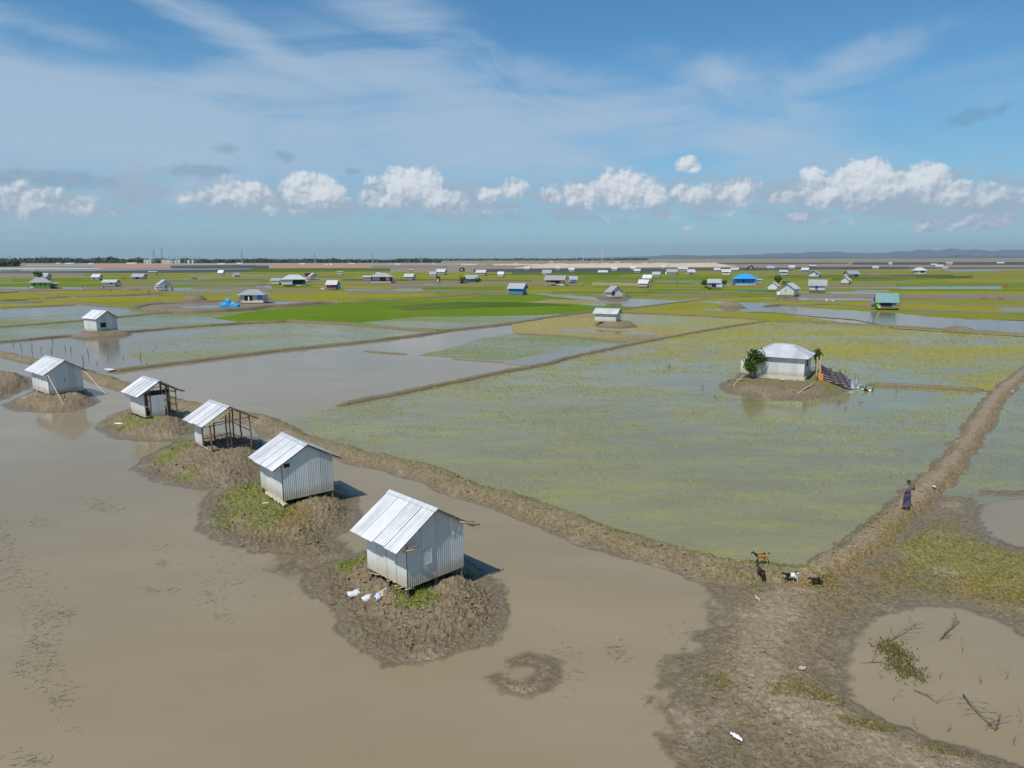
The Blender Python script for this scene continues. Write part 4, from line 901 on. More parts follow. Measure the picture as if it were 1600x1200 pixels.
m_,g,out=newmat('striped_tarpaulin');uv=g.new('ShaderNodeUVMap');sp=g.new('ShaderNodeSeparateXYZ');g.l.new(uv.outputs[0],sp.inputs[0])
yv=g.m('FRACT',g.m('ADD',g.m('MULTIPLY',sp.outputs[1],6.),g.m('MULTIPLY',g.noise(uv.outputs[0],3.,2),.4)))
c=g.mix(g.smooth(yv,.5,.58),(.012,.014,.03),(.19,.16,.19));c=g.mix(g.smooth(yv,.8,.86),c,(.3,.22,.22));g.l.new(prin(g,c,.7),out.inputs[0]);M['stripe']=m_
tp=[(1281,569.5,592,0),(1297,577,597,0),(1304,581,599,0),(1311,579,601,0),(1320,588,604,0),(1329,593,606,0)]
def vp(px,pt,pb,z0=.15):
    b=P3(px,pb,z0);s_=F/zc(px,pb);return b+Z_*((pb-pt)/s_*1.03),b
A_=[vp(a,b,c,.55-.05*i) for i,(a,b,c,_) in enumerate(tp)]
cloth('striped_screen',[q[0] for q in A_],[q[1] for q in A_],'stripe','long navy and grey striped screen of cloth running down from the island house','screen',.1,40,8)
A_=[vp(1328,594,606),vp(1334,593,607),vp(1337,592,607.5)];cloth('blue_white_cloth',[q[0] for q in A_],[q[1] for q in A_],'bluewhite','pale blue cloth hanging at the low end of the striped screen','cloth',.08,8,5)
A_=[vp(1336,592,607.5,.1),vp(1341,600,606,.1),vp(1349,598,601,.1)];cloth('white_cloth',[q[0] for q in A_],[q[1] for q in A_],'white','white sheet spread at the water end of the striped screen','cloth',.08,8,5)
A_=[vp(1294.5,573,584,1.2),vp(1297.5,574,585,1.2)];cloth('pale_cloth',[q[0]-Y_*.25 for q in A_],[q[1]-Y_*.25 for q in A_],'pink','pink and white cloth hung over the striped screen','cloth',.04,4,4)
A_=[vp(1314,590,602,.3),vp(1320,592,603,.3)];cloth('mauve_cloth',[q[0]-Y_*.3 for q in A_],[q[1]-Y_*.3 for q in A_],'purple','mauve cloth bundled over the low part of the striped screen','cloth',.1,6,4)
A_=[vp(1276,580,593,.6),vp(1283,583,595,.5)];cloth('orange_cloth',[q[0]-Y_*.4 for q in A_],[q[1]-Y_*.5 for q in A_],'orange','orange cloth hung beside the yellow posts of the island house','cloth',.1,6,4)
for i,(px,pt,pb) in enumerate(((1311,577,600),(1319,576,592),(1324,584,603),(1335.5,584,604),(1300,580,600))):
    a,b=vp(px,pt,pb,.4);pole_thing(b,a,.035,'wood',['stake by the middle dip of the striped screen','second stake, left of the mauve cloth','stake just right of the mauve cloth','stake nearest the white sheet','stake nearest the house in the striped screen'][i],'stake','stakes of the striped screen','stake')
# ------------------------------------------------------------ trees with leaves
def leaves(cx,cy,cz,r,n,size,cols,flatten=1.,clumps=12,seed=1):
    g_=np.random.default_rng(seed);cc=g_.normal(size=(clumps,3));cc/=np.linalg.norm(cc,axis=1)[:,None];cc*=g_.uniform(.35,.8,(clumps,1))*r;cc[:,2]*=flatten
    k=g_.integers(0,clumps,n);p=cc[k]+g_.normal(size=(n,3))*r*.2;nn=g_.normal(size=(n,3));nn[:,2]+=.6;nn/=np.linalg.norm(nn,axis=1)[:,None]
    a=np.cross(nn,g_.normal(size=(n,3)));a/=np.linalg.norm(a,axis=1)[:,None];b=np.cross(nn,a);s=size*g_.uniform(.6,1.3,(n,1))
    P0=p+np.array([cx,cy,cz]);v=np.stack([P0-a*s,P0-b*s*.45,P0+a*s,P0+b*s*.45],1).reshape(-1,3);f=np.arange(4*n).reshape(n,4)
    c=np.array(cols)[g_.integers(0,len(cols),clumps)][k]*g_.uniform(.75,1.25,(n,1));return v,f,np.repeat(c,4,0)
def tree(x,y,z,h,r,n,size,label,name='leafy_tree',cols=((.05,.1,.014),(.08,.15,.02),(.12,.19,.025)),seed=1,trunk=.09,cat='tree',group=None,flatten=1.):
    t=empty(name,(x,y,z),0,label,cat,group);m=MB();top=Vector((0,0,h-r*.6));m.tube((0,0,-.3),top,trunk,trunk*.5,7,.1,5)
    rr=random.Random(seed)
    for k in range(6):
        b=Vector((0,0,h*.3)).lerp(top,rr.random());e=Vector((rr.uniform(-1,1)*r*.7,rr.uniform(-1,1)*r*.7,h-r+rr.uniform(-.4,.6)*r));m.tube(b,e,trunk*.45,trunk*.15,5,.06,3)
    m.build('trunk',M['wood'],t,True);v,f,c=leaves(0,0,h-r,r,n,size,cols,flatten,14,seed);link('crown',bigmesh('crown',v,f,c),M['leaf'],t);return t
x,y=P(1177,586,.8);tree(x,y-.4,.75,3.1,1.15,950,.15,'bushy green tree at the left end of the island house',seed=3)
x,y=P(1281,583,.8);tree(x+.1,y+1.2,.75,2.6,.62,420,.12,'small dark leafy tree at the right corner of the island house',seed=4)
x,y=P(1171,587,.8);tree(x,y-.2,.72,1.9,.8,500,.13,'low leafy shrub under the tree at the left of the island house','leafy_shrub',seed=5,trunk=.05,cat='shrub')
# ------------------------------------------------------------ far buildings
MOUNDED=[0]
def far(px,py,wpx,wall,roof,kind,rot,label,wm='wall',rm='roof',cat='hut',name='tin_hut',depth=None,z0=.6,heap=1.6,door=None,win=(),over=.12,ext=(),group='huts scattered over the far fields',dm=0.):
    if rm=='roof' and rnd.random()<.7: rm=rnd.choice(['roofold','roofgrey','roofgrey'])
    s=F/zc(px,py);w=wpx/s;hw=wall/s;hr=roof/s;w=w/(abs(math.cos(R(rot)))+.28*abs(math.sin(R(rot))))*.93;d=depth or w*.78
    x,y=P(px,py,z0);dr=Vector((x,y)).normalized();c=Vector((x,y))+dr*(d*.42+dm)
    t=empty(name,(c.x,c.y,z0),R(rot)-math.atan2(x,y)*.6,label,cat,group)
    m=MB();W2,D2=w/2,d/2;o=over*w if over<1 else over;th=max(.06,hw*.03)
    if kind=='F':   # ridge runs across the view
        vs=[(-W2,-D2,0),(W2,-D2,0),(W2,D2,0),(-W2,D2,0),(-W2,-D2,hw),(W2,-D2,hw),(W2,D2,hw),(-W2,D2,hw),(-W2,0,hw+hr),(W2,0,hw+hr)]
        m.add(vs,[(0,1,5,4),(2,3,7,6),(1,2,6,9,5),(3,0,4,8,7)]);sl=hr/D2
        for sd_ in (-1,1):
            q=MB();a=[(-W2-o,0,hw+hr+.02),(W2+o,0,hw+hr+.02),(W2+o,sd_*(D2+o),hw-sl*o+.02),(-W2-o,sd_*(D2+o),hw-sl*o+.02)];q.add(a+[(p[0],p[1],p[2]+th) for p in a],[(0,1,2,3),(7,6,5,4),(0,4,5,1),(2,6,7,3),(1,5,6,2),(3,7,4,0)]);q.build('roof_panel',M[rm],t)
    elif kind=='G':
        vs=[(-W2,-D2,0),(W2,-D2,0),(W2,D2,0),(-W2,D2,0),(-W2,-D2,hw),(W2,-D2,hw),(W2,D2,hw),(-W2,D2,hw),(0,-D2,hw+hr),(0,D2,hw+hr)]
        m.add(vs,[(0,1,5,8,4),(2,3,7,9,6),(1,2,6,5),(3,0,4,7)]);sl=hr/W2
        for sd_ in (-1,1):
            q=MB();a=[(0,-D2-o,hw+hr+.02),(0,D2+o,hw+hr+.02),(sd_*(W2+o),D2+o,hw-sl*o+.02),(sd_*(W2+o),-D2-o,hw-sl*o+.02)];q.add(a+[(p[0],p[1],p[2]+th) for p in a],[(0,1,2,3),(7,6,5,4),(0,4,5,1),(2,6,7,3),(1,5,6,2),(3,7,4,0)]);q.build('roof_panel',M[rm],t)
    elif kind=='H':
        m.add([(a*W2,b*D2,z) for z in (0,hw) for a,b in ((-1,-1),(1,-1),(1,1),(-1,1))],[(0,1,5,4),(1,2,6,5),(2,3,7,6),(3,0,4,7)])
        e=[(-W2-o,-D2-o,hw-.05),(W2+o,-D2-o,hw-.05),(W2+o,D2+o,hw-.05),(-W2-o,D2+o,hw-.05)];r0_=(-W2*.45,0,hw+hr);r1_=(W2*.45,0,hw+hr)
        for fc in ((e[0],e[1],r1_,r0_),(e[2],e[3],r0_,r1_),(e[1],e[2],r1_),(e[3],e[0],r0_)):
            q=MB();n_=len(fc);q.add(list(fc)+[(p[0],p[1],p[2]+th) for p in fc],[tuple(range(n_))[::-1],tuple(range(n_,2*n_))]+[(i,(i+1)%n_,n_+(i+1)%n_,n_+i) for i in range(n_)]);q.build('roof_panel',M[rm],t)
    elif kind=='S':
        m.add([(-W2,-D2,0),(W2,-D2,0),(W2,D2,0),(-W2,D2,0),(-W2,-D2,hw),(W2,-D2,hw),(W2,D2,hw+hr),(-W2,D2,hw+hr)],[(0,1,5,4),(1,2,6,5),(2,3,7,6),(3,0,4,7)])
        q=MB();a=[(-W2-o,-D2-o,hw+.02),(W2+o,-D2-o,hw+.02),(W2+o,D2+o,hw+hr+.04),(-W2-o,D2+o,hw+hr+.04)];q.add(a+[(p[0],p[1],p[2]+th) for p in a],[(0,1,2,3),(7,6,5,4),(0,4,5,1),(2,6,7,3),(1,5,6,2),(3,7,4,0)]);q.build('roof_panel',M[rm],t)
    m.build('wall',M[wm],t)
    q=MB();q.box((0,0,-.3),(w+.1,d+.1,.6));q.build('plinth',M['concrete' if cat=='house' else 'wood'],t)
    for (fx,fw,fh,mt,nm) in ([door] if door else [])+list(win):
        q=MB();zz=hw*fh/2 if nm in('door','opening','verandah') else hw*.6;q.box((fx*W2,-D2-.04,zz+.02),(fw*w,.08,hw*fh));q.build(nm,M[mt],t)
    for (fx,fy,fw,fd,fh,mt,nm,rmm) in ext:       # lower rooms and stores joined on
        q=MB();q.box((fx*W2,fy*D2,hw*fh/2),(fw*w,fd*d,hw*fh));e_=q.build(nm,M[mt],t)
        if rmm: q=MB();q.box((fx*W2,fy*D2,hw*fh+.06),(fw*w*1.12,fd*d*1.12,.1),Euler((.08,0,0)).to_matrix());q.build('annex_roof',M[rmm],e_)
    if heap:
        MOUNDED[0]+=1;mound(px,py+heap*.7,wpx*max(heap,1.7),z0+.25,d*1.9+3,top=.5,seed=40+MOUNDED[0],green=.3,n=26)
    return t
D_=lambda fx=0,fw=.22,fh=.75,mt='dark':(fx,fw,fh,mt,'door')
Wn=lambda fx=0,fw=.14,fh=.35,mt='dark':(fx,fw,fh,mt,'window')

far(959.5,464,19,8,6.5,'G',28,'tin hut on a broad bare mound, farther of the two mound huts in the centre',heap=3.4,z0=1.6,win=[Wn(-.6,.2,.6)],rm='roof')
far(64,448.5,25,6.6,7,'H',8,'lime green walled house with a white hipped roof at the far left','lime','roof','house','painted_house',z0=.9,door=D_(.55,.12,.7,'darkwood'),win=[(-.6,.1,.5,'dark','window'),(0.05,.09,.4,'dark','window')],ext=[(0,-.85,1.,.3,.35,'green','verandah_wall',None)])
far(85,448.6,9,5,1,'S',5,'grey junk shed touching the right side of the lime green house','thatch','roofold','shed','lean_to_shed',heap=0)
far(70,435.8,14,4,4.5,'F',-25,'small tin hut right behind the lime green house',win=[Wn(.3)])
far(152,436.6,12,4.2,3.6,'F',-22,'small white-roofed hut right of and behind the lime green house',door=D_(-.4,.15))
far(174,446.2,19,5.5,3,'F',-12,'long low tin hut left of the two-gabled farmhouse, two people before it',ext=[(1.15,0,.3,.7,.7,'concrete','side_room','roofold')],win=[Wn(.4)])
far(218,435.8,17,4,3.6,'F',-18,'open fronted tin shed with dark doorway, farthest left group',door=D_(0,.3,.7))
far(239,428.8,11,3.8,.8,'S',0,'flat roofed pale box hut in front of the dark tilled field','pale','roof',ext=[(-1.3,0,.3,.6,.6,'orange','heap',None)])
far(257,453.5,18,9,6,'G',24,'pale tin farmhouse with one dark window, smaller gable in front of it',cat='house',name='tin_house',win=[Wn(.1,.14,.28)],ext=[(-.9,-.9,.75,.6,.62,'wall','annex','roof'),(1.15,.1,.2,.4,.55,'tarpblue','blue_store',None)],z0=.7)
far(346,428.8,8,3.2,3,'F',-20,'tiny white-roofed hut on a dark mound, left of its smaller twin',heap=2.)
far(369,432,9,2.8,2.6,'F',30,'tiny hut on a mound just right of and nearer than its twin',heap=2.)
far(397,469.8,36,8.5,7,'H',-8,'grey hip-roofed house with open front beside the blue tarpaulin heap',cat='house',name='hip_roofed_house',wm='wall',door=(-.25,.34,.85,'dark','opening'),win=[(.75,.22,.8,'blue','shutter')],ext=[(-1.05,-.1,.16,.5,.6,'thatch','side_store','roofold')],z0=1.,heap=1.3)
far(431,443.6,13,4.6,3.4,'S',-8,'pale tin store left of the big white-roofed farmhouse','pale')
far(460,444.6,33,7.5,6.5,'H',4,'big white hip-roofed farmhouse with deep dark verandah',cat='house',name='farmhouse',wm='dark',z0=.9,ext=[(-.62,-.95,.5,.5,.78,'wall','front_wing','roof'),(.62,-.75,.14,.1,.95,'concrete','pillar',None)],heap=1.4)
far(477,439.5,12,4.5,1,'S',0,'low tin link shed right of the big white-roofed farmhouse',heap=0)
far(490,436.2,13,5,4,'G',22,'small white gabled hut right of the big white-roofed farmhouse',wm='pale',win=[Wn(.2,.14,.3)])
far(531.5,428.8,8,4,.6,'S',0,'pale block hut with grey end in the far green fields','pale','roofold')
far(520,450,16,6,5,'F',-14,'brown walled hut with white roof and a dark blue tank beside it',wm='maroon',ext=[(1.2,-.2,.32,.5,.75,'blue','water_tank',None)],heap=2.1,z0=.9,win=[(-.4,.3,.35,'pink','board')])
far(574,436.8,12,3.5,2.,'S',6,'low grey shed left of the maroon verandah house',rm='roofold',heap=0)
far(597,440,31,7,5.,'H',-4,'long verandah house with maroon and white walls, small white upper room behind',cat='house',name='verandah_house',wm='maroon',z0=.9,win=[(-.75,.09,.8,'pale','pillar'),(-.5,.08,.8,'white','pillar'),(-.25,.08,.8,'white','pillar'),(.6,.07,.8,'white','pillar'),(.8,.07,.8,'white','pillar')],ext=[(-.45,.9,.22,.4,1.75,'pale','upper_room','roof')],heap=1.4)
far(640,436,14,4.2,3.4,'F',-16,'small tin hut with a grey box store at its right, right of the maroon house',ext=[(1.2,-.3,.4,.5,.9,'thatch','box_store',None)],heap=0)
far(677,432,10,4,3.2,'F',-16,'left one of two small huts standing one behind the other near mid field',win=[Wn(.1)])
far(690,428,13,3.8,3.4,'F',-20,'right and farther one of two small huts one behind the other near mid field',win=[Wn(.3)])
far(685,440,6,7,2,'G',0,'tall narrow hut with brown top and pale posts below the pair of huts',wm='maroon',heap=0,name='lookout_hut',door=D_(-.3,.3,.5,'white'))
far(736,439.6,18,5,4.4,'F',12,'teal green walled hut with a white roof and bushes at its left',wm='teal',win=[(-.3,.25,.5,'pink','board')])
far(752,429.6,14,4.2,3.3,'F',-10,'far hut with a bright blue end wall',ext=[(.95,0,.14,.9,.98,'blue','blue_end',None)])
far(783,432,9,4,3,'F',-16,'small white-roofed hut alone right of the blue-ended one',wm='pale')
far(809,458,24,8.2,6,'F',-22,'bright blue walled hut with a white roof in the middle of the fields',wm='blue',name='blue_hut',z0=.7,heap=1.7,win=[(.3,.03,.3,'dark','window')])
far(868,443.6,28,7,5,'F',-8,'long grey thatched farmhouse with rubble and rags before it',cat='house',name='thatched_house',wm='thatch',rm='thatch',win=[(0,.5,.6,'dark','opening'),(.85,.16,.8,'pale','boarding')],ext=[(-.4,-1.,.5,.25,.3,'thatch','rag_heap',None)],z0=.9,heap=1.5)
far(895,441,12,5,4,'F',14,'small hut with blue barrels, right of the thatched farmhouse',win=[(0,.5,.4,'maroon','opening')],ext=[(-.5,-1.1,.6,.2,.4,'tarpblue','barrels',None)],heap=0)
far(855,429.6,13,3.6,3.8,'F',-12,'white-roofed hut with a pink awning in front, behind the thatched farmhouse',ext=[(-.6,-1.05,.5,.2,.5,'pink','awning',None)])
for (a,b,w_,l_) in ((824,421.8,9,'dim small shed far left on the dark tilled field'),(872,421.6,7,'dim little hut on the dark field below a bush'),(893,424,8,'dim greenish hut on the dark field'),(942,427.8,13,'long grey-roofed hut on the dark field, second row'),(960,422.8,8,'small violet-grey hut at the edge of the sand bank'),(989,421.5,7,'tiny hut left of a pair on the dark field'),(996,425.5,9,'grey hut touching its tiny neighbour on the dark field'),(1036,419.5,6,'tiny dark shelter under the sand bank'),(1120,424,9,'grey hut with flat roof left of a bigger one on the dark band'),(1148,423.8,11,'bigger grey hut on the dark band right of centre')):
    far(a,b,w_,2.8,2.2,'F',rnd.choice((-14,10,-6)),l_,rm='roofold',heap=0)
far(1006,447.3,14,5.2,4.4,'F',-20,'nearest of three huts in a row running back, on a dark mound',heap=2.2,z0=.8)
far(1012,438.6,13,4.6,4,'F',-20,'middle one of three huts in a row running back',win=[Wn(.2)])
far(1025.5,432.2,11,3.8,3.2,'F',-10,'farthest of three small huts in a row running back')
far(1050,428.8,15,4.2,3.6,'F',-8,'white hut with an outhouse at its left, before the dark band',ext=[(-1.25,0,.2,.4,.8,'white','outhouse',None)])
far(1067,423.4,13,3.6,2.6,'F',-8,'dim hut with a second roof behind on the dark band',rm='roofold',heap=0,ext=[(.5,1.2,.5,.6,1.5,'darkwood','rear_room','roofold')])
far(1079,428.6,11,4,3.2,'F',10,'white hut with a torn wall right of the outhouse hut',wm='pale',win=[(0,.3,.5,'dark','opening')])
far(1134,428.8,12,4.5,3,'F',0,'bright white hut with two window gaps before the dark band',wm='white',win=[Wn(-.5,.16,.4),Wn(.2,.3,.3)])
far(1172,420.5,9,3.6,2.4,'G',0,'small dark blue hut high on the dark band',wm='darkwood',rm='roofold',win=[Wn(.1,.3,.5,'bluewhite')],heap=0)
far(1116,448.6,18,7,4.4,'F',-10,'rag-hung hut between bushes on a dark steep mound',wm='thatch',heap=2.2,z0=1.,win=[(0,.4,.6,'dark','opening')],ext=[(.9,-.9,.5,.2,.6,'bluewhite','hung_sheet',None)])
x,y=P(1101,448,.6);tree(x,y,.6,3.6,1.7,260,.5,'round bush at the left of the rag-hung hut','bush',seed=12,cat='bush')
x,y=P(1131,447,.6);tree(x,y,.6,3.,1.3,150,.45,'small bush at the right end of the rag-hung hut','bush',seed=13,cat='bush')
far(1163,443.6,31,7.5,6.5,'H',2,'blue walled house with a bright blue hipped roof','blue','tarpblue','house','blue_house',z0=.8,heap=1.5,win=[(-.2,.05,.7,'dark','doorway'),(.9,.04,.9,'white','corner_board')],ext=[(.8,1.2,.2,.3,1.4,'darkwood','rear_room','roofold')])
far(1186.5,443.4,7,5.5,1.5,'S',0,'tiny grey outhouse at the right of the blue house','thatch','roofold','outhouse','outhouse',heap=0)
far(1204,421.8,10,3.4,2.6,'F',-8,'grey hut cut off from its blue wall, right of the blue house far back',wm='blue',heap=0)
far(1223.5,429.2,11,4.6,2.4,'F',0,'pale blue hut with a long window gap',wm='bluewhite',win=[Wn(0,.6,.3)])
far(1237,420,8,2.8,2,'F',-8,'dim hut on the dark field behind the long-window hut',rm='roofold',heap=0)
far(1258,424.6,10,3.2,2.8,'F',-20,'dark blue walled hut with a white roof far right',wm='blue',ext=[(1.1,0,.2,.5,.5,'white','heap',None)])
far(1269,417.6,9,2,1.2,'F',0,'pale flat roof on the dark ridge line',wm='thatch',rm='roofold',heap=0)
far(1273,432,15,4.4,3.8,'G',-24,'gabled hut with a dark blue end, right of centre',win=[Wn(.5,.2,.5,'blue')])
far(1208,452.6,15,6.4,5,'G',-20,'pale gabled hut with rubble at its right, left neighbour of the shrub hut',wm='pale',ext=[(1.15,-.6,.3,.4,.4,'thatch','rubble',None)],z0=.8)
far(1233,461,21,10,6.5,'G',-32,'pale gabled hut with a shrub growing against its front',wm='pale',z0=1.3,win=[Wn(-.2,.06,.25)],ext=[(-1.15,-1.1,.25,.2,.5,'white','tank',None)],heap=1.8)
x,y=P(1226,460,1.);tree(x,y-.6,1.1,4.6,1.5,200,.4,'thin shrub against the front of the pale gabled hut','shrub',seed=14,cat='shrub')
x,y=P(1227,452,1.);tree(x-1,y+6,1.,5.6,1.5,300,.4,'dark tree top rising behind the pale gabled hut','leafy_tree',seed=15)
far(1277,453,23,8,6.5,'F',-10,'tin hut with a bright blue door and white jar before it',z0=.9,door=D_(-.1,.17,.9,'blue'),heap=1.7)
far(1330,432,17,4.6,4,'F',26,'tin hut with a dark opening under its right eave',win=[(.5,.3,.7,'dark','opening')],heap=1.5)
far(1321.5,442.4,12,4.8,4.2,'G',-30,'small tin hut on its own mound in front of the hut with a dark opening',heap=1.8,z0=.8)
far(1367.5,420.4,8,2.6,1.8,'F',0,'tiny grey hut on the dark line of the far fields','pale',heap=0)
far(1391,413.2,5,1.6,1.6,'H',0,'tiny white roof far back near the hills',heap=0)
far(1384,478.8,27,8.5,10,'F',-4,'green shop hut with a grey roof, wide dark front and blue drum',wm='lime',rm='roofdk',name='green_hut',z0=1.,heap=1.6,win=[(-.05,.62,.9,'dark','opening'),(.82,.14,.95,'blue','blue_board')],ext=[(-.95,0,.1,1.15,1.3,'lime','green_gable',None)])
x,y=P(1364,478.5,.9);m=MB();m.tube((x,y,.8),(x,y,2.2),.42,.42,12);tag(m.build('drum',M['door'],None,True),'dark blue drum at the left of the green hut','drum')
far(1436,426.4,17,3.6,4.2,'H',0,'white roofed house with a black opening, far right on its own',cat='house',name='far_house',win=[(.4,.3,.8,'dark','opening'),(-.7,.12,.7,'dark','opening')])
for i,(a,b,w_,h_) in enumerate(((1458.5,415.4,7,1.8),(1467,417.2,9,2),(1467.5,419.3,11,2.2),(1476,420.6,8,2.6),(1482.5,413.6,8,2.2))):
    far(a,b,w_,h_,1.4,'F',0,['leftmost','topmost front','long low','right front','hip-roofed rear'][i]+' white shed of the cluster at the far right',wm='pale',heap=0,group='white sheds at the far right')
far(1562.5,412.6,8,1.6,1.2,'F',0,'lone white shed on the dark strip at the far right edge',heap=0)
far(722,423.8,8,4,1.5,'G',10,'black shed with a white patch in the far green fields',wm='darkwood',rm='darkwood',win=[Wn(-.3,.3,.5,'white')],heap=0)
far(481,430.8,9,3,1.4,'F',5,'dark brown thatched shed behind the small gabled hut',wm='darkwood',rm='maroon',heap=0)
far(642.5,422.8,5,1,.8,'F',0,'tiny white lean-to tent in the far field',heap=0)
# heap under the blue tarpaulin, with a drum on top
x,y=P(359,479,.3);bm_=bmesh.new()
for (dx,dz,rx,rz_) in ((-2.2,.3,1.7,1.5),(-.4,.4,1.6,1.9),(1.5,.3,1.8,1.5),(2.8,.1,1.2,1.1),(-.5,1.6,1.1,1.7)):
    q=bmesh.ops.create_icosphere(bm_,subdivisions=3,radius=1)
    for v in q['verts']:
        c=v.co.copy();n=gn(np.array([c.x*2.3+dx]),np.array([c.y*2.3+c.z*1.7]),6)[0];v.co=Vector((dx+math.copysign(abs(c.x)**.7,c.x)*rx*(1+.15*n),c.y*1.2*(1+.15*n),max(-.2,dz+c.z*rz_*(1+.22*n))))
me=bpy.data.meshes.new('tarpaulin_heap');bm_.to_mesh(me);bm_.free();o=link('tarpaulin_heap',me,M['tarpblue']);o.location=(x,y,.3);o.scale=(.72,.72,.7);tag(o,'heap covered in bright blue tarpaulin left of the hip-roofed house','tarpaulin')
x,y=P(60,436.5,.5);tree(x,y,.4,6.,3.,160,.9,'dark bush left of the small hut behind the lime green house','bush',seed=21,cat='bush')
x,y=P(722,441,.5);tree(x,y,.3,3.4,2.,130,.7,'low bush at the left foot of the teal green hut','bush',seed=22,cat='bush')
x,y=P(747,440.5,.5);tree(x,y,.3,3.2,1.8,110,.7,'low bush at the right foot of the teal green hut','bush',seed=23,cat='bush')
for i,(px,py,w_,mt,lb) in enumerate(((374,472,5,'darkwood','left of the hip-roofed house, by the blue tarpaulin'),(422,471,4,'thatch','right of the hip-roofed house beside the tarpaulin'),(474,446.5,6,'thatch','in front of the big white farmhouse verandah'),(616,441,4,'darkwood','at the right end of the maroon verandah house'),(858,446.8,7,'thatch','before the thatched farmhouse, left side'),(880,446.5,6,'pale','before the thatched farmhouse, right side'),(909,445.6,8,'thatch','right of the hut with blue barrels'),(1108,450.5,6,'darkwood','on the steep mound of the rag-hung hut'),(1222,454,5,'thatch','between the two pale gabled huts'),(1247,462.5,5,'maroon','right of the pale hut with a shrub'),(1374,480.6,4,'white','before the green hut by the drum'),(93,450.5,5,'darkwood','right of the lime green house shed'),(49,450,5,'white','left of the lime green house'),(504,452,5,'white','left on the mound of the brown walled hut'))):
    x,y=P(px,py,.7);s_=F/zc(px,py);ww=w_/s_;m=MB()
    for k in range(9): m.box((rnd.uniform(-.5,.5)*ww,rnd.uniform(-.4,.4)*ww*.5,rnd.uniform(0,.3)*ww*.5),(ww*rnd.uniform(.15,.45),ww*rnd.uniform(.1,.3),ww*rnd.uniform(.08,.3)),Euler((rnd.uniform(-.5,.5),rnd.uniform(-.5,.5),rnd.random()*3)).to_matrix())
    m.tube((0,0,0),(ww*.2,0,ww*.9),.05,.04,4);o=m.build('scrap_heap',M[mt]);o.location=(x,y,.7);tag(o,'heap of household scrap '+lb,'heap','scrap heaps by the far houses')
far(1180,455,40,1,.3,'S',0,'long low teal net fence in front of the blue house','teal','teal','fence','net_fence',depth=.6,z0=0,heap=0)
# ------------------------------------------------------------ horizon: hills, woods, works, masts
def ridge(dist,prof,base_y,name,col,seed):
    """prof: (px, top py) read off the photograph, rebuilt as a real range of hills that far away"""
    n=400;vs=[];fs=[];xs0,xs1=prof[0][0],prof[-1][0];rows=7
    for i in range(n+1):
        px=xs0+(xs1-xs0)*i/n;top=np.interp(px,[p[0] for p in prof],[p[1] for p in prof])
        a=(px-800)/F;dx,dy=a,1.;hor=403.5+(800-px)*.00175;h=max(2.,(hor-top)/F*dist+CH)
        nz=fbm(np.array([i*.05+seed]),np.array([seed*3.]),4,seed)[0];h*=1+.18*nz
        for j in range(rows):
            t=j/(rows-1);rr=dist*(1+.22*t);prof_h=math.sin(math.pi*min(1,t*1.25)**.8) if t<.8 else max(0,1-(t-.8)*4)
            k=gn(np.array([i*.16+j*1.7]),np.array([j*.9+seed]),seed)[0]
            vs.append((dx*rr,dy*rr,-3+h*(t>0)*(.35+.65*prof_h)*(1+.2*k*(t<.9)) if 0<j else -3))
    for i in range(n):
        for j in range(rows-1): fs.append((i*rows+j,(i+1)*rows+j,(i+1)*rows+j+1,i*rows+j+1))
    m=MB();m.add(vs,fs);mt=flat(name+'_forest',col,.95,0,.25,.004);return tag(m.build(name,mt,None,True),kind='structure')
ridge(22000,[(640,407.5),(690,406),(760,405.5),(840,405),(900,402.8),(980,401),(1010,400),(1050,397.5),(1090,399),(1150,397.8),(1220,395.5),(1290,393),(1340,395),(1380,393.5),(1440,391),(1482,388.5),(1520,391),(1570,390.5),(1620,392),(1700,389),(1800,394),(2000,398)],405,'hills',(.045,.07,.035),3)
ridge(12000,[(560,406.5),(700,405.7),(900,404.5),(1040,402.2),(1200,401.5),(1300,401),(1370,402),(1500,400.6),(1700,400),(2000,401)],405,'foothills',(.04,.07,.035),8)
def wood(name,x0,x1,ybase,ytop,n,seed,depth=260,cols=((.018,.035,.014),(.03,.055,.018),(.045,.07,.025))):
    g_=np.random.default_rng(seed);V_=[];F_=[];C_=[];b=0
    ico=[(0,0,1)]+[(math.cos(k*1.2566)*.9,math.sin(k*1.2566)*.9,.35) for k in range(5)]+[(math.cos(k*1.2566+.63)*.95,math.sin(k*1.2566+.63)*.95,-.4) for k in range(5)]+[(0,0,-1)]
    ico=np.array(ico);fc=[(0,1+k,1+(k+1)%5) for k in range(5)]+[(1+k,6+k,1+(k+1)%5) for k in range(5)]+[(1+(k+1)%5,6+k,6+(k+1)%5) for k in range(5)]+[(6+k,11,6+(k+1)%5) for k in range(5)]
    fc=np.array(fc)
    for i in range(n):
        px=g_.uniform(x0,x1);yb=np.interp(px,[x0,x1],ybase);D=-CH/ray(px,yb).z;D=D*(1+g_.uniform(0,depth)/2500)
        hmax=(yb-ytop)/F*D*(1+.35*gn(np.array([px*.05+seed]),np.array([1.5]),4)[0]);x=(px-800)/F*D;r=g_.uniform(2.2,5)*D/2500*1.3
        z=g_.uniform(.25,1.)*hmax-r*.6
        if g_.random()<.05: z+=hmax*.3;r*=.6
        p=ico*np.array([r,r,r*.9])*g_.uniform(.75,1.25,(12,1))+np.array([x,D,max(z,r*.3)])
        V_.append(p);F_.append(fc+b);b+=12;C_.append(np.repeat(np.array(cols)[g_.integers(0,len(cols))][None]*g_.uniform(.8,1.2),12,0))
    me=bigmesh(name,np.concatenate(V_),np.concatenate(F_),np.concatenate(C_),None,True);return tag(link(name,me,M['crumb']),kind='stuff')
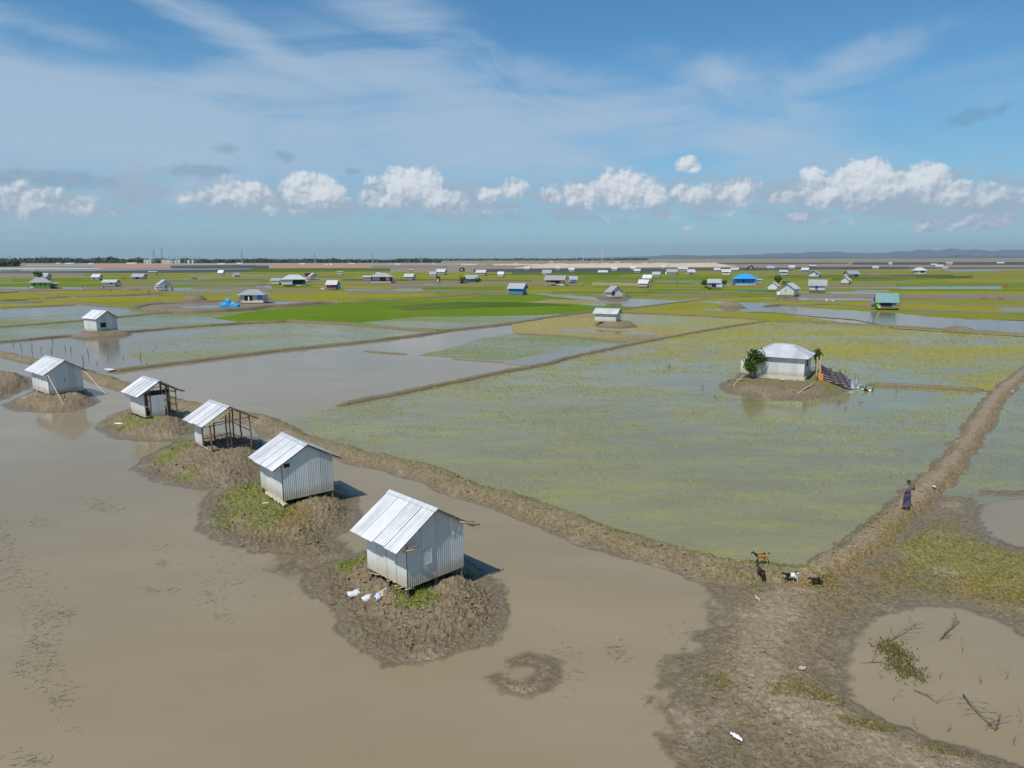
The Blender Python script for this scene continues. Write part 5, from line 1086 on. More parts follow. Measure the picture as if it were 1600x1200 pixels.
wood('far_woods',-260,240,(411,411),404.2,2600,1);wood('far_woods',240,690,(411,410.4),405.2,2200,2);wood('near_grove',-120,42,(417,416.5),408.3,700,3,120,((.014,.028,.008),(.03,.05,.012)))
wood('far_woods',680,1010,(407.5,406.9),405.9,500,4,900);wood('far_woods',1470,2000,(403.2,402.8),399.8,900,5,300)
# works on the horizon
def bxpx(name,x0,x1,ybase,ytop,mat,label,cat,group=None,depth=None,n=1,z0=0,roofm=None):
    D=-CH/ray((x0+x1)/2,ybase).z;w=(x1-x0)/F*D;h=(ybase-ytop)/F*D;x=((x0+x1)/2-800)/F*D;d=depth or w*.6
    t=empty(name,(x,D+d/2,0),0,label,cat,group);m=MB();m.box((0,0,h/2),(w,d,h));m.build('wall',M[mat],t)
    m=MB();m.box((0,0,h+.25),(w+.6,d+.6,.5));m.build('roof',M[roofm or 'concrete'],t)
    k=max(2,int(w/9))
    for r_ in range(max(1,int(h/5))):
        for i in range(k): q=MB();q.box((-w/2+(i+.5)*w/k,-d/2-.05,2.4+r_*4.5),(w/k*.4,.15,1.6));q.build('window',M['dark'],t)
    return t
def tank(px0,px1,yb,yt,label):
    D=-CH/ray(px0,yb).z;r=(px1-px0)/F*D/2;h=(yb-yt)/F*D;x=((px0+px1)/2-800)/F*D;t=empty('storage_tank',(x,D,0),0,label,'tank','pale tanks of the far works')
    m=MB();m.tube((0,0,0),(0,0,h),r,r,20);m.build('shell',M['concrete'],t);m=MB();m.tube((0,0,h+.01),(0,0,h+r*.25),r*.98,r*.1,20);m.build('lid',M['white'],t)
bxpx('works_building',233.5,245,411.8,406,'concrete','squarish cream block at the left of the far works','building');bxpx('works_building',261,276,411.8,406.3,'concrete','longest cream block in the middle of the far works','building')
for i,(a,b) in enumerate(((282,286),(286.3,290.3),(301,304.8),(307.5,311))): tank(a,b,411.8,406.6+(i==0)*.3,['leftmost pale tank of the far works','second pale tank touching the leftmost one','third pale tank, past a gap','rightmost pale tank of the far works'][i])
bxpx('works_building',276.4,281.5,411.8,407.5,'thatch','low grey annex between the long cream block and the tanks','building')
m=MB();D=-CH/ray(290,411.8).z
for px in (262,272,280,288,297,304,310):
    x=(px-800)/F*D
    for s_ in (-2.5,2.5): m.tube((x+s_,D+40,0),(x,D+40,21),.45,.3,4)
for z in (17,20): m.tube(((262-800)/F*D,D+40,z),((310-800)/F*D,D+40,z),.35,.35,4)
tag(m.build('steel_gantry',M['steel']),'long steel gantry of thin posts above the far works','gantry')
for i,(a,b,c) in enumerate(((207,222,411.8),(98,104,412.3),(112,125,412.2),(148,156,412.6),(347,358,412.6),(376,385,412),(473,482,412.6),(512,517,413.8),(519,524,413.4),(549,558,412.4),(620,629,413),(678,682,412.6),(803,809,413.),(858,864,409.2),(959,965,410),(1003,1009,411.6),(1110,1115,411.6))):
    bxpx('site_cabin',a,b,c,c-1.5,'white','tiny white cabin on the far embankment, number %s from the left'%['one','two','three','four','five','six','seven','eight','nine','ten','eleven','twelve','thirteen','fourteen','fifteen','sixteen','seventeen'][sorted([207,98,112,148,347,376,473,512,519,549,620,678,803,858,959,1003,1110]).index(a)],'cabin','white cabins on the far embankment',depth=8,roofm='white')
def pylon(px,ybase,ytop,label):
    D=-CH/ray(px,ybase).z;h=(ybase-ytop)/F*D;x=(px-800)/F*D;t=empty('lattice_pylon',(x,D,0),0,label,'pylon','pylons along the horizon');w=h*.09;th=max(.28,D*.00012)
    m=MB()
    for a in (-1,1):
        for b in (-1,1): m.tube((a*w,b*w,0),(a*w*.12,b*w*.12,h),th,th*.7,4)
    for k in range(7):
        f0=1-(k/7)*.88;f1=1-((k+1)/7)*.88;z0,z1=h*k/7,h*(k+1)/7
        for b in (-1,1): m.tube((-w*f0,b*w*f0,z0),(w*f1,b*w*f1,z1),th*.6,th*.6,3);m.tube((w*f0,b*w*f0,z0),(-w*f1,b*w*f1,z1),th*.6,th*.6,3)
    m.build('lattice_mast',M['steel'],t)
    for k,z in enumerate((.72,.83,.94)): m=MB();m.tube((-w*1.1,0,h*z),(w*1.1,0,h*z),th*.8,th*.8,4);m.build('cross_arm',M['steel'],t)
for px,yb,yt,l in ((250,411.5,390,'pylon left of its taller twin above the far works'),(262.5,411.5,388,'tallest pylon over the cream block of the far works'),(385,411.5,392,'pylon standing alone right of the far works'),(497,411.3,396,'first thin pylon left of the reddish bank'),(586,411.3,396,'pylon above the right part of the reddish bank'),(661,411,397,'pylon where the far woods end'),(721,409.5,398,'pylon right after the end of the woods'),(774,409,398.5,'pylon left of the sand bank'),(818.5,408.6,399.5,'short pylon over the left end of the sand bank'),(856.5,408.3,399.8,'shortest pylon, over the sand bank'),(28,411.5,399,'mast rising over the grove at the far left')): pylon(px,yb,yt,l)
def turbine(px,yb,yt,ph,label):
    D=-CH/ray(px,yb).z;H_=(yb-yt)/F*D;hub=H_*.66;x=(px-800)/F*D;t=empty('wind_turbine',(x,D,0),0,label,'wind turbine','wind turbines on the horizon')
    m=MB();m.tube((0,0,0),(0,0,hub),1.3,.8,8);m.build('tower',M['turbine'],t);m=MB();m.box((0,0,hub),(3,8,3));m.build('nacelle',M['turbine'],t)
    for k in range(3):
        a=ph+k*2.094;m=MB();m.tube((0,-5,hub),(math.sin(a)*H_*.34,-5,hub+math.cos(a)*H_*.34),.8,.25,4);m.build('blade',M['turbine'],t)
for px,yb,yt,ph,l in ((910,406.8,386,.3,'left and nearer tall wind turbine over the hills'),(939.5,406.8,384,1.4,'tallest wind turbine in the middle'),(918,406.4,395,.8,'small turbine just right of the left tall one'),(930.5,406.4,393,.1,'small turbine between the two tall ones'),(954,406.4,394,1.8,'turbine right of the tallest one'),(969,406.4,396,.6,'rightmost turbine of the cluster'),(880,406.6,397,1.1,'lone small turbine left of the cluster')): turbine(px,yb,yt,ph,l)
# ------------------------------------------------------------ people
def skin(name,nodes,edges,mat,parent=None,sub=1,root=0):
    """nodes: (x,y,z,rx[,ry])"""
    me=bpy.data.meshes.new(name);me.from_pydata([n[:3] for n in nodes],edges,[]);o=link(name,me,M[mat] if isinstance(mat,str) else mat,parent)
    md=o.modifiers.new('skin','SKIN');md.use_smooth_shade=True;md.branch_smoothing=.3
    sv=me.skin_vertices[0].data
    for i,n in enumerate(nodes): sv[i].radius=(n[3],n[4] if len(n)>4 else n[3]);sv[i].use_root=(i==root)
    if sub: s_=o.modifiers.new('sub','SUBSURF');s_.levels=sub;s_.render_levels=sub
    return o
M['skin']=flat('brown_skin',(.16,.085,.05),.6,0,.1,6);M['hair']=flat('black_hair',(.012,.011,.01),.6,0,.2,12)
m_,g,out=newmat('checked_shirt');p=objc(g);cx=g.new('ShaderNodeTexChecker');g.set(cx,0,p);cx.inputs[1].default_value=(.24,.17,.19,1);cx.inputs[2].default_value=(.12,.15,.18,1);cx.inputs[3].default_value=18;g.l.new(prin(g,cx.outputs[0],.9),out.inputs[0]);M['shirt']=m_
m_,g,out=newmat('checked_lungi');p=objc(g);cx=g.new('ShaderNodeTexChecker');g.set(cx,0,p);cx.inputs[1].default_value=(.06,.045,.09,1);cx.inputs[2].default_value=(.12,.1,.14,1);cx.inputs[3].default_value=13;c=g.mix(g.smooth(g.noise(p,3.,3),.45,.55),cx.outputs[0],(.03,.03,.08));g.l.new(prin(g,c,.9),out.inputs[0]);M['lungi']=m_
def person(loc,rz,label,shirt='shirt',lower='lungi',h=1.64,raised=True,hands=True,group=None,stride=.1):
    k=h/1.64;t=empty('person',loc,rz,label,'person',group);t.scale=(k,k,k)
    N=[(0,0,.9,.15,.11),(0,-.005,1.1,.13,.1),(0,-.01,1.3,.16,.1),(0,0,1.38,.075,.07),(0,-.01,1.45,.05,.05),(0,-.025,1.53,.085,.095),(0,-.02,1.6,.075,.09)]
    E=[(0,1),(1,2),(2,3),(3,4),(4,5),(5,6)]
    for s in (-1,1):
        b=len(N);N+=[(s*.09,0,.82,.085),(s*.1,-.02+s*stride*.4,.46,.058),(s*.105,s*stride,.08,.036),(s*.11,s*stride-.1,.035,.035,.025),(s*.115,s*stride-.17,.025,.03,.018)];E+=[(0,b),(b,b+1),(b+1,b+2),(b+2,b+3),(b+3,b+4)]
        b=len(N)
        if raised: A=[(s*.19,0,1.34,.052),(s*.27,-.1,1.12,.042),(s*.12,-.26,1.38,.03),(s*.08,-.25,1.44,.034,.018)]
        else: A=[(s*.19,0,1.34,.052),(s*.24,.02,1.07,.042),(s*.26,-.06,.84,.03),(s*.26,-.08,.76,.034,.018)]
        N+=A;E+=[(2,b),(b,b+1),(b+1,b+2),(b+2,b+3)]
        if hands:
            hx,hy,hz=A[3][:3];up=1 if raised else -1
            for f,(dx,L) in enumerate(((-.03,.07),(-.01,.08),(.01,.075),(.03,.06))):
                c=len(N);N+=[(hx+dx,hy,hz+up*L*.6,.009),(hx+dx,hy-.02,hz+up*L,.008)];E+=[(b+3,c),(c,c+1)]
            c=len(N);N+=[(hx-s*.045,hy-.01,hz+up*.02,.01),(hx-s*.055,hy-.02,hz+up*.045,.009)];E+=[(b+3,c),(c,c+1)]
    body=skin('body',N,E,'skin',t)
    skin('shirt',[(0,0,.88,.175,.135),(0,-.005,1.08,.155,.125),(0,-.01,1.3,.185,.125),(0,0,1.39,.08,.075)]+[q for s in (-1,1) for q in ((s*.2,0,1.34,.07),(s*.255,(-.07 if raised else .01),1.18,.058))],[(0,1),(1,2),(2,3),(2,4),(4,5),(2,6),(6,7)],shirt,t)
    m=MB();n=18
    for j,(z,r) in enumerate(((.98,.17),(.86,.19),(.6,.2),(.35,.225),(.24,.235))):
        m.v+= [(math.cos(a*2*math.pi/n)*r*(1+.06*math.sin(a*2.2)*j*.5),math.sin(a*2*math.pi/n)*r*.78*(1+.06*math.cos(a*3)*j*.4),z+.02*math.sin(a)) for a in range(n)]
        if j: m.f+=[((j-1)*n+a,(j-1)*n+(a+1)%n,j*n+(a+1)%n,j*n+a) for a in range(n)]
    m.build('lungi' if lower=='lungi' else 'lower_cloth',M[lower],t,True)
    bm_=bmesh.new();bmesh.ops.create_icosphere(bm_,subdivisions=2,radius=.105)
    for v in bm_.verts: v.co.z*=.9;v.co=v.co+Vector((0,.012,1.6));v.co.z=max(v.co.z,1.545 if v.co.y<-.02 else 1.48)
    me=bpy.data.meshes.new('hair');bm_.to_mesh(me);bm_.free();link('hair',me,M['hair'],t)
    if hands:
        m=MB();[m.box((s*.033,-.108,1.545),(.022,.01,.01)) for s in (-1,1)];m.build('eye',M['hair'],t);m=MB();m.tube((0,-.1,1.545),(0,-.13,1.51),.008,.014,5);m.build('nose',M['skin'],t)
    return t
x,y=P(1416,794.5,.42);person((x,y,tz(x,y)-.02),R(18),'person standing on the right dyke with both hands raised to the face',raised=True)
for (px,py,z,lb,s_,l_,h) in ((172.5,457,.3,'person in red beside the bank in front of the long low hut','red','red',1.6),(162,452,.3,'person in brown just left of the one in red','maroon','maroon',1.6),(129,451,.2,'dark clothed person wading in the grey water at left','darkwood','darkwood',1.5),(232.5,458,.4,'person in yellow at the left of the two-gabled farmhouse','orange','darkwood',1.6),(389,471,1.,'person in white before the open hip-roofed house','white','white',1.6),(1058,443,.1,'dark person alone in the far water right of the three huts','darkwood','darkwood',1.5),(193.5,436,.3,'left of two small dark people in the far left field','darkwood','darkwood',1.6),(196.5,436,.3,'right of two small dark people in the far left field','maroon','darkwood',1.6),(1569,450.5,.3,'red clothed person at left of three on the far bank','red','red',1.6),(1572,450.3,.3,'middle person in dark red on the far bank','maroon','red',1.6),(1574,450.5,.3,'right person of three in light red on the far bank','pink','red',1.6)):
    x,y=P(px,py,z);person((x,y,z),rnd.uniform(-.6,.6),lb,s_,l_,h,False,False,'people far off in the fields')
# ------------------------------------------------------------ goats
def coat(name,f):
    m_,g,out=newmat(name);p=objc(g);sp=g.new('ShaderNodeSeparateXYZ');g.l.new(p,sp.inputs[0]);c=f(g,sp.outputs[0],sp.outputs[1],sp.outputs[2],p);g.l.new(prin(g,c,.85,0,g.bump(g.noise(p,40,3,.6),.3,.01),.2),out.inputs[0]);M[name]=m_
coat('orange_coat',lambda g,x,y,z,p:g.mix(g.smooth(g.m('ADD',x,g.m('MULTIPLY',g.noise(p,5.,3),.1)),.3,.36),g.mix(g.smooth(z,.66,.7),g.mix(g.smooth(z,.3,.4),(.02,.014,.01),(.4,.16,.03)),(.025,.015,.01)),(.02,.013,.01)))
coat('black_white_coat',lambda g,x,y,z,p:g.mix(g.smooth(g.m('ADD',x,g.m('MULTIPLY',g.noise(p,5.,3),.1)),.06,.09),(.72,.7,.66),(.012,.012,.014)))
coat('black_coat',lambda g,x,y,z,p:g.mix(g.noise(p,6.,3),(.01,.009,.009),(.03,.025,.02)))
coat('dark_brown_coat',lambda g,x,y,z,p:g.mix(g.noise(p,6.,3),(.03,.02,.016),(.055,.035,.026)))
def goat(px,py,rz,mat,label,L=1.,head=0.,stride=.08):
    x,y=P(px,py,.2);z=tz(x,y);x,y=P(px,py,z);t=empty('goat',(x,y,tz(x,y)),rz,label,'goat','goats on the dyke junction');t.scale=(L,L,L)
    N=[(-.32,0,.58,.115,.13),(-.1,0,.56,.14,.16),(.14,0,.57,.135,.16),(.3,0,.6,.1,.13),(.42,0,.68+head*.3,.06,.075),(.5,0,.78+head*.7,.05,.06),(.57,0,.82+head,.052,.06),(.67,0,.76+head,.036,.04),(.73,0,.73+head,.026,.028)]
    E=[(i,i+1) for i in range(8)]
    for s in (-1,1):
        b=len(N);d=s*stride;N+=[(.24,s*.08,.46,.055),(.25+d,s*.085,.27,.03),(.24+d,s*.085,.06,.021),(.26+d,s*.085,.015,.026,.02)];E+=[(2,b),(b,b+1),(b+1,b+2),(b+2,b+3)]
        b=len(N);N+=[(-.33,s*.085,.46,.075),(-.28-d,s*.09,.36,.045),(-.38-d,s*.09,.22,.026),(-.35-d,s*.09,.06,.021),(-.33-d,s*.09,.015,.026,.02)];E+=[(0,b),(b,b+1),(b+1,b+2),(b+2,b+3),(b+3,b+4)]
    skin('body',N,E,mat,t,1,1)
    skin('tail',[(-.42,0,.66,.03),(-.5,0,.74,.025),(-.53,0,.8,.012)],[(0,1),(1,2)],mat,t,0)
    for s in (-1,1):
        skin('ear',[(.54,s*.04,.85+head,.015),(.52,s*.1,.8+head,.022,.01),(.52,s*.12,.73+head,.012,.008)],[(0,1),(1,2)],'hair',t,0)
        m=MB();m.tube((.55,s*.025,.87+head),(.47,s*.04,.97+head),.014,.005,5);m.build('horn',M['darkwood'],t,True)
    return t
goat(1189,885,math.pi+.05,'orange_coat','orange goat with a black back and neck on the dyke edge',.68,.0)
goat(1188.5,908,R(97),'dark_brown_coat','dark brown goat seen end on, below the orange goat',.66,-.1,.03)
goat(1235,907,math.pi-.15,'black_white_coat','black headed goat with a white rear, striding left',.58,-.14,.12)
goat(1275,916,math.pi+.1,'black_coat','all black goat, rightmost of the four',.54,-.1,.09)
# ducks
def duck(px,py,rz,mat,label,group,k=1.):
    x,y=P(px,py,.0);t=skin('duck',[(-.2,0,.1,.02),(-.1,0,.08,.09,.08),(.06,0,.08,.1,.09),(.16,0,.12,.05),(.2,0,.24,.035),(.25,0,.3,.045),(.34,0,.29,.02,.01)],[(i,i+1) for i in range(6)],mat,None,1,2);t.location=(x,y,0);t.rotation_euler=(0,0,rz);t.scale=(k,k,k);return tag(t,label,'duck',group)
duck(1349.5,610,.4,'black_white_coat','leftmost duck swimming by the white sheet','ducks by the island house',1.4);duck(1354,611.5,2.8,'black_coat','black duck in the middle of three by the white sheet','ducks by the island house',1.4);duck(1360,612,.1,'black_white_coat','rightmost duck of three, farthest from the white sheet','ducks by the island house',1.3)
for i,(px,py) in enumerate(((1288,471),(1291,471.4),(1295,471.2),(1302,471.3),(1305,471))): duck(px,py,i,'white','white duck on the far water edge below the blue door hut','white ducks on the far water',2.2)
# ------------------------------------------------------------ things lying about near the huts
def sack(px,py,rz,mat,lx,ly,label,tilt=.1):
    x,y=P(px,py,.6);z=tz(x,y);x,y=P(px,py,z);bm_=bmesh.new();bmesh.ops.create_icosphere(bm_,subdivisions=3,radius=1)
    for v in bm_.verts:
        q=v.co;n=gn(np.array([q.x*2+px]),np.array([q.y*2+q.z]),5)[0];q.x=math.copysign(abs(q.x)**.7,q.x)*lx*(1+.12*n);q.y=math.copysign(abs(q.y)**.75,q.y)*ly*(1+.25*n);q.z=q.z*.11*(1+.5*n)+(.05 if abs(q.x)>lx*.85 else 0)
    me=bpy.data.meshes.new('sack');bm_.to_mesh(me);bm_.free();me.polygons.foreach_set('use_smooth',[True]*len(me.polygons));o=link('sack',me,M[mat]);o.location=(x,y,z+.08);o.rotation_euler=(tilt,.12,rz);return tag(o,label,'sack','white sacks by the nearest hut')
M['sackw']=flat('woven_white_sack',(.66,.67,.7),.6,0,.2,9,.5)
sack(557,930,.75,'sackw',.4,.19,'largest white sack, leftmost on the mud by the nearest hut');sack(576.5,937,.95,'sackw',.36,.16,'blue and white sack between the other two');sack(591,936,-1.3,'bluewhite',.2,.1,'smallest crumpled pale blue sack, rightmost of three')
x,y=P(597,917,.75);m=MB();m.box((0,0,.0),(.72,.26,.05));o=m.build('cement_board',M['slab']);o.location=(x,y,tz(x,y)+.06);o.rotation_euler=(.15,-.1,1.05);tag(o,'tan board lying above the white sacks beside the nearest hut','board')
def scrap(px,py,z,lx,ly,rz,mat,label,name='plastic_scrap'):
    x,y=P(px,py,z);n=7;vs=[];m=MB()
    for i in range(n):
        for j in range(4): u=(i/(n-1)-.5);v=(j/3-.5);vs.append((u*lx*(1-.5*abs(v)),v*ly*(1-abs(u)),.04+.07*abs(math.sin(i*1.7+j*2.1+px))))
    m.add(vs,[(i*4+j,(i+1)*4+j,(i+1)*4+j+1,i*4+j+1) for i in range(n-1) for j in range(3)]);o=m.build(name,M[mat],None,True);o.location=(x,y,z);o.rotation_euler=(.1,.1,rz);return tag(o,label,'scrap')
z_=.05
for a in ((1150,1154,.06,.42,.16,-.9,'white','white plastic scrap on the wet mud at the bottom edge'),(171,578,.3,1.3,.8,.4,'white','white plastic sheet caught on the narrow bank at left'),(45.5,621,.5,.5,1.6,-.5,'slab','pale plank end lying left of the roped hut'),(414,788,.75,.5,.22,1.,'slab','pale bone-like scrap on the grass by the second hut'),(185,663,.5,.7,.3,.2,'white','white scrap on the grass of the half clad hut mound'),(1183,938,.12,.12,.5,.1,'slab','short pale stick end on the mud below the goats'),(1252,1047,.15,.35,.2,.5,'slab','small cream scrap on the worn path above the pond'),(1459,762,.4,.2,.2,.2,'white','tiny white scrap on the left edge of the right dyke'),(1582,612,.4,.3,.3,.2,'white','tiny white scrap at the far right water edge'),(1155,594,.6,1.,.4,.1,'pale','pale flat box at the left end of the island'),(1222,593.5,.7,.6,.3,.3,'white','white litter in front of the island house wall')): scrap(*a[:3],*a[3:6],a[6],a[7])
# dead branches in the pond
def branch(name,pts,r,seed,label,cat='branch',kids=5,mat='wood',L=.6,group=None):
    rr=random.Random(seed);m=MB();P_=[Vector(p) for p in pts];r*=.6;m.path(P_,r,r*.4)
    for k in range(kids):
        i=rr.randrange(len(P_)-1);b=P_[i].lerp(P_[i+1],rr.random());d=(P_[-1]-P_[0]).normalized();q=(d+Vector((rr.uniform(-1,1),rr.uniform(-1,1),rr.uniform(0,.8)))).normalized()
        e=b+q*L*rr.uniform(.5,1.2);m.path([b,b.lerp(e,.5)+Vector((rr.uniform(-.06,.06),rr.uniform(-.06,.06),.03)),e],r*.5,r*.15,4)
        for _ in range(2):
            b2=b.lerp(e,rr.uniform(.4,.9));e2=b2+(q+Vector((rr.uniform(-1,1),rr.uniform(-1,1),rr.uniform(0,.6)))).normalized()*L*.4;m.tube(b2,e2,r*.25,r*.1,4)
    return tag(m.build(name,M[mat],None,True),label,cat,group)
def Q(px,py,z=.02): x,y=P(px,py,z);return (x,y,z)
BG='dead branches in the round pond'
branch('dead_branch',[Q(1390,1002),Q(1405,990,.15),Q(1418,981,.2),Q(1433,974,.12)],.035,1,'crooked dead branch near the upper left edge of the round pond',group=BG)
branch('dead_branch',[Q(1468,1000),Q(1478,988,.12),Q(1490,975,.2),Q(1500,970,.1)],.05,2,'bushy grey branch near the top of the round pond',kids=9,L=.4,group=BG)
branch('dead_branch',[Q(1505,1085,.1),Q(1522,1105,.15),Q(1540,1124,.1),Q(1556,1142,.0)],.04,3,'long forked dead branch at the lower right of the round pond',kids=7,group=BG)
branch('dead_branch',[Q(1555,1142,0),Q(1560,1128,.3),Q(1564,1112,.6)],.03,4,'upright twiggy branch beside the long forked one',kids=7,L=.35,group=BG)
branch('dead_branch',[Q(1428,1078,.02),Q(1448,1086,.08),Q(1468,1100,.03)],.03,5,'pale short stick floating in the middle of the round pond',kids=2,mat='wood',group=BG)
branch('dead_branch',[Q(1502,997,.0),Q(1504,1012,.12),Q(1506,1029,.02)],.022,6,'thin pale stick below the bushy branch',kids=1,mat='bamboo',group=BG)
branch('dead_branch',[Q(1345,1036,.01),Q(1372,1034,.05),Q(1396,1040,.02)],.03,7,'pale twig lying across the left edge of the round pond',kids=2,mat='wood',group=BG)
for i,(a,b) in enumerate(((1470,1063),(1530,1070),(1480,1145),(1592,1130),(1570,1062),(1435,1140),(1378,1062),(1395,1095),(1585,1165),(1340,915),(1331,922),(1365,1120))):
    branch('twig',[Q(a,b,0),Q(a+rnd.uniform(-7,7),b-8,.12),Q(a+rnd.uniform(-12,12),b-15,.25)],.014,20+i,'thin twig standing in or beside the round pond','twig',kids=2,L=.25,group='twigs in the round pond')
# stakes left in the flooded field
for i,(px,py,hp_) in enumerate(((34,546,10),(50,552,16),(64,548,7),(80,553,13),(103,547,8),(111,550,9),(139,556,12),(131,568,13),(132,577,7),(168,561,6),(219,562,11),(152,570,5),(229,571,5),(193,560,5),(82,535,8),(20,541,6))):
    s=F/zc(px,py);x,y=P(px,py,0);m=MB();m.tube((x,y,-.3),(x+rnd.uniform(-.25,.25),y,hp_/s),.05,.035,5,.05,3);tag(m.build('stake',M['darkwood'],None,True),'thin dark stake standing in the flooded field at left','stake','stakes in the flooded field')
for i,(px,py,hp_) in enumerate(((248,489,9),(261,490,10),(290,491,7),(405,484,9),(529,475,9),(430,474,7),(1044,578,8),(1098,610,9),(1118,624,8),(1139,598,6),(1311,632,6),(1344,632,6),(1400,615,6),(634,0,0),(1358,503,5),(1493,507,5),(320,490,6),(497,472,8),(516,472,7),(536,474,6),(1320,640,5),(1046,574,5))):
    if not hp_: continue
    s=F/zc(px,py);x,y=P(px,py,0);m=MB();m.tube((x,y,-.2),(x+rnd.uniform(-.2,.2),y,hp_/s),.055 if py<520 else .03,.03,5,.04,3)
    if py>560:
        for _ in range(5): m.tube((x,y,hp_/s*rnd.uniform(.3,.9)),(x+rnd.uniform(-.4,.4),y+rnd.uniform(-.3,.3),hp_/s*rnd.uniform(.5,1.1)),.02,.008,4)
    tag(m.build('stake',M['wood'],None,True),'thin lone stake standing in the fields or water round the house','stake','lone stakes in the fields')
# ------------------------------------------------------------ growth: blades as one mesh per kind
def tufts(name,x,y,z,hgt,blades,width,cols,spread=.35,label=None):
    n=len(x);g_=np.random.default_rng(len(x));b=blades;X0=np.repeat(x,b)+g_.normal(size=n*b)*width*1.6;Y0=np.repeat(y,b)+g_.normal(size=n*b)*width*1.6;Z0=np.repeat(z,b)
    H_=np.repeat(hgt,b)*g_.uniform(.6,1.15,n*b);a=g_.uniform(0,2*np.pi,n*b);ln=g_.uniform(.1,spread,n*b)*H_*1.5;th=g_.uniform(0,np.pi,n*b);w=width*g_.uniform(.6,1.3,n*b)
    p0=np.stack([X0-np.cos(th)*w,Y0-np.sin(th)*w,Z0],1);p1=np.stack([X0+np.cos(th)*w,Y0+np.sin(th)*w,Z0],1);p2=np.stack([X0+np.cos(a)*ln,Y0+np.sin(a)*ln,Z0+H_],1)
    v=np.stack([p0,p1,p2],1).reshape(-1,3);c=np.repeat(np.repeat(cols,b,0)*g_.uniform(.75,1.25,(n*b,1)),3,0)
    me=bigmesh(name,v,np.arange(3*n*b).reshape(-1,3),c);return tag(link(name,me,M['blade']),kind='stuff')
def scatter(pts,dens,n_min=0,wfun=None):
    xs=[p[0] for p in pts];ys=[p[1] for p in pts];A=(max(xs)-min(xs))*(max(ys)-min(ys));n=int(A*dens);x=rng.uniform(min(xs),max(xs),n);y=rng.uniform(min(ys),max(ys),n)
    k=inside(x,y,pts);x,y=x[k],y[k]
    if wfun is not None: k=rng.random(len(x))<wfun(x,y);x,y=x[k],y[k]
    return x,y
PAD=PX((440,655),(520,637),(700,600),(800,579),(900,557),(1000,536),(1080,521),(1200,502),(1400,511),(1590,523),(1660,535),(1600,583),(1550,612),(1530,655),(1460,745),(1400,795),(1330,852),(1255,890),(1150,884),(1050,862),(960,832),(800,776),(650,722),(560,702),(470,676))
HOLE=[PX((1005,600),(1030,588),(1060,583),(1105,585),(1120,600),(1115,615),(1060,612)),PX((1230,640),(1330,612),(1345,606),(1470,612),(1450,630),(1400,645),(1300,650)),MOUNDS[6][0]]
def padw(x,y):
    d=np.hypot(x,y);n=fbm(x*.11+3,y*.16,4,201);m_=fbm(x*.55,y*.9,3,207);w=ss(n+.7*m_+.04,-.18,.3)*(.25+.75*ss(y,30,75))+.07
    for h_ in HOLE: w*=1-ss(sd(x,y,h_,3),-1.2,.6)
    return np.clip(w,0,1)*np.clip(60/d,.3,1.6)*.6
x,y=scatter(PAD,62,wfun=padw)
d=np.hypot(x,y);hf=.05+.0012*d
n=fbm(x*.08,y*.1,3,211);t_=ss(n+.5*ss(d,45,110)-.1,-.3,.4)[:,None];col=np.array([.34,.35,.12])*(1-t_)+np.array([.44,.42,.09])*t_
print('seedlings',len(x));tufts('rice_seedlings',x,y,np.zeros(len(x))-.01,hf*rng.uniform(.7,1.2,len(x)),3,.014,col,.9)
# dull weeds in the shallow field beyond the right dyke
RP=PX((1470,782),(1500,730),(1540,675),(1575,625),(1610,592),(1800,560),(2000,700),(1900,770),(1600,765))
x,y=scatter(RP,22,wfun=lambda x,y:ss(fbm(x*.2,y*.3,4,221)+.1,-.2,.4)*.8+.1)
tufts('field_weeds',x,y,np.zeros(len(x))-.01,rng.uniform(.06,.15,len(x)),4,.012,np.tile(np.array([[.3,.3,.13]]),(len(x),1)))
# sparse crop in the middle fields
for nm,pts,dn,cc,ths_ in (('rice_seedlings',PX((655,555),(700,545),(748,530),(800,521),(875,525),(985,536),(965,542),(900,550),(840,557),(770,560)),1.6,(.17,.25,.05),.35),
    ('rice_seedlings',PX((230,560),(200,545),(250,530),(330,520),(425,506),(550,509),(680,518),(540,535),(350,557)),.9,(.19,.24,.05),.35),
    ('rice_plants',PX((-80,514),(125,504),(270,491),(420,484),(500,478),(440,500),(300,511),(200,520),(-80,540)),.7,(.15,.25,.04),.5),
    ('rice_plants',PX((425,503),(470,482),(600,471),(700,463),(800,468),(930,470),(980,480),(930,487),(800,505),(700,516),(625,513),(550,506)),1.1,(.12,.22,.012),.6),
    ('rice_plants',PX((968,490),(1000,482),(1075,473),(1170,490),(1330,506),(1200,502),(1080,519),(985,535),(800,520),(860,497)),.5,(.26,.25,.05),.5)):
    x,y=scatter(pts,dn,wfun=lambda x,y:ss(fbm(x*.07,y*.1,4,231)+ths_-.1,-.2,.5));col=np.tile(np.array([cc]),(len(x),1))*rng.uniform(.8,1.2,(len(x),1));print(nm,len(x))
    tufts(nm,x,y,np.zeros(len(x)),rng.uniform(.12,.22,len(x)),3,.035,col*1.7,.9)
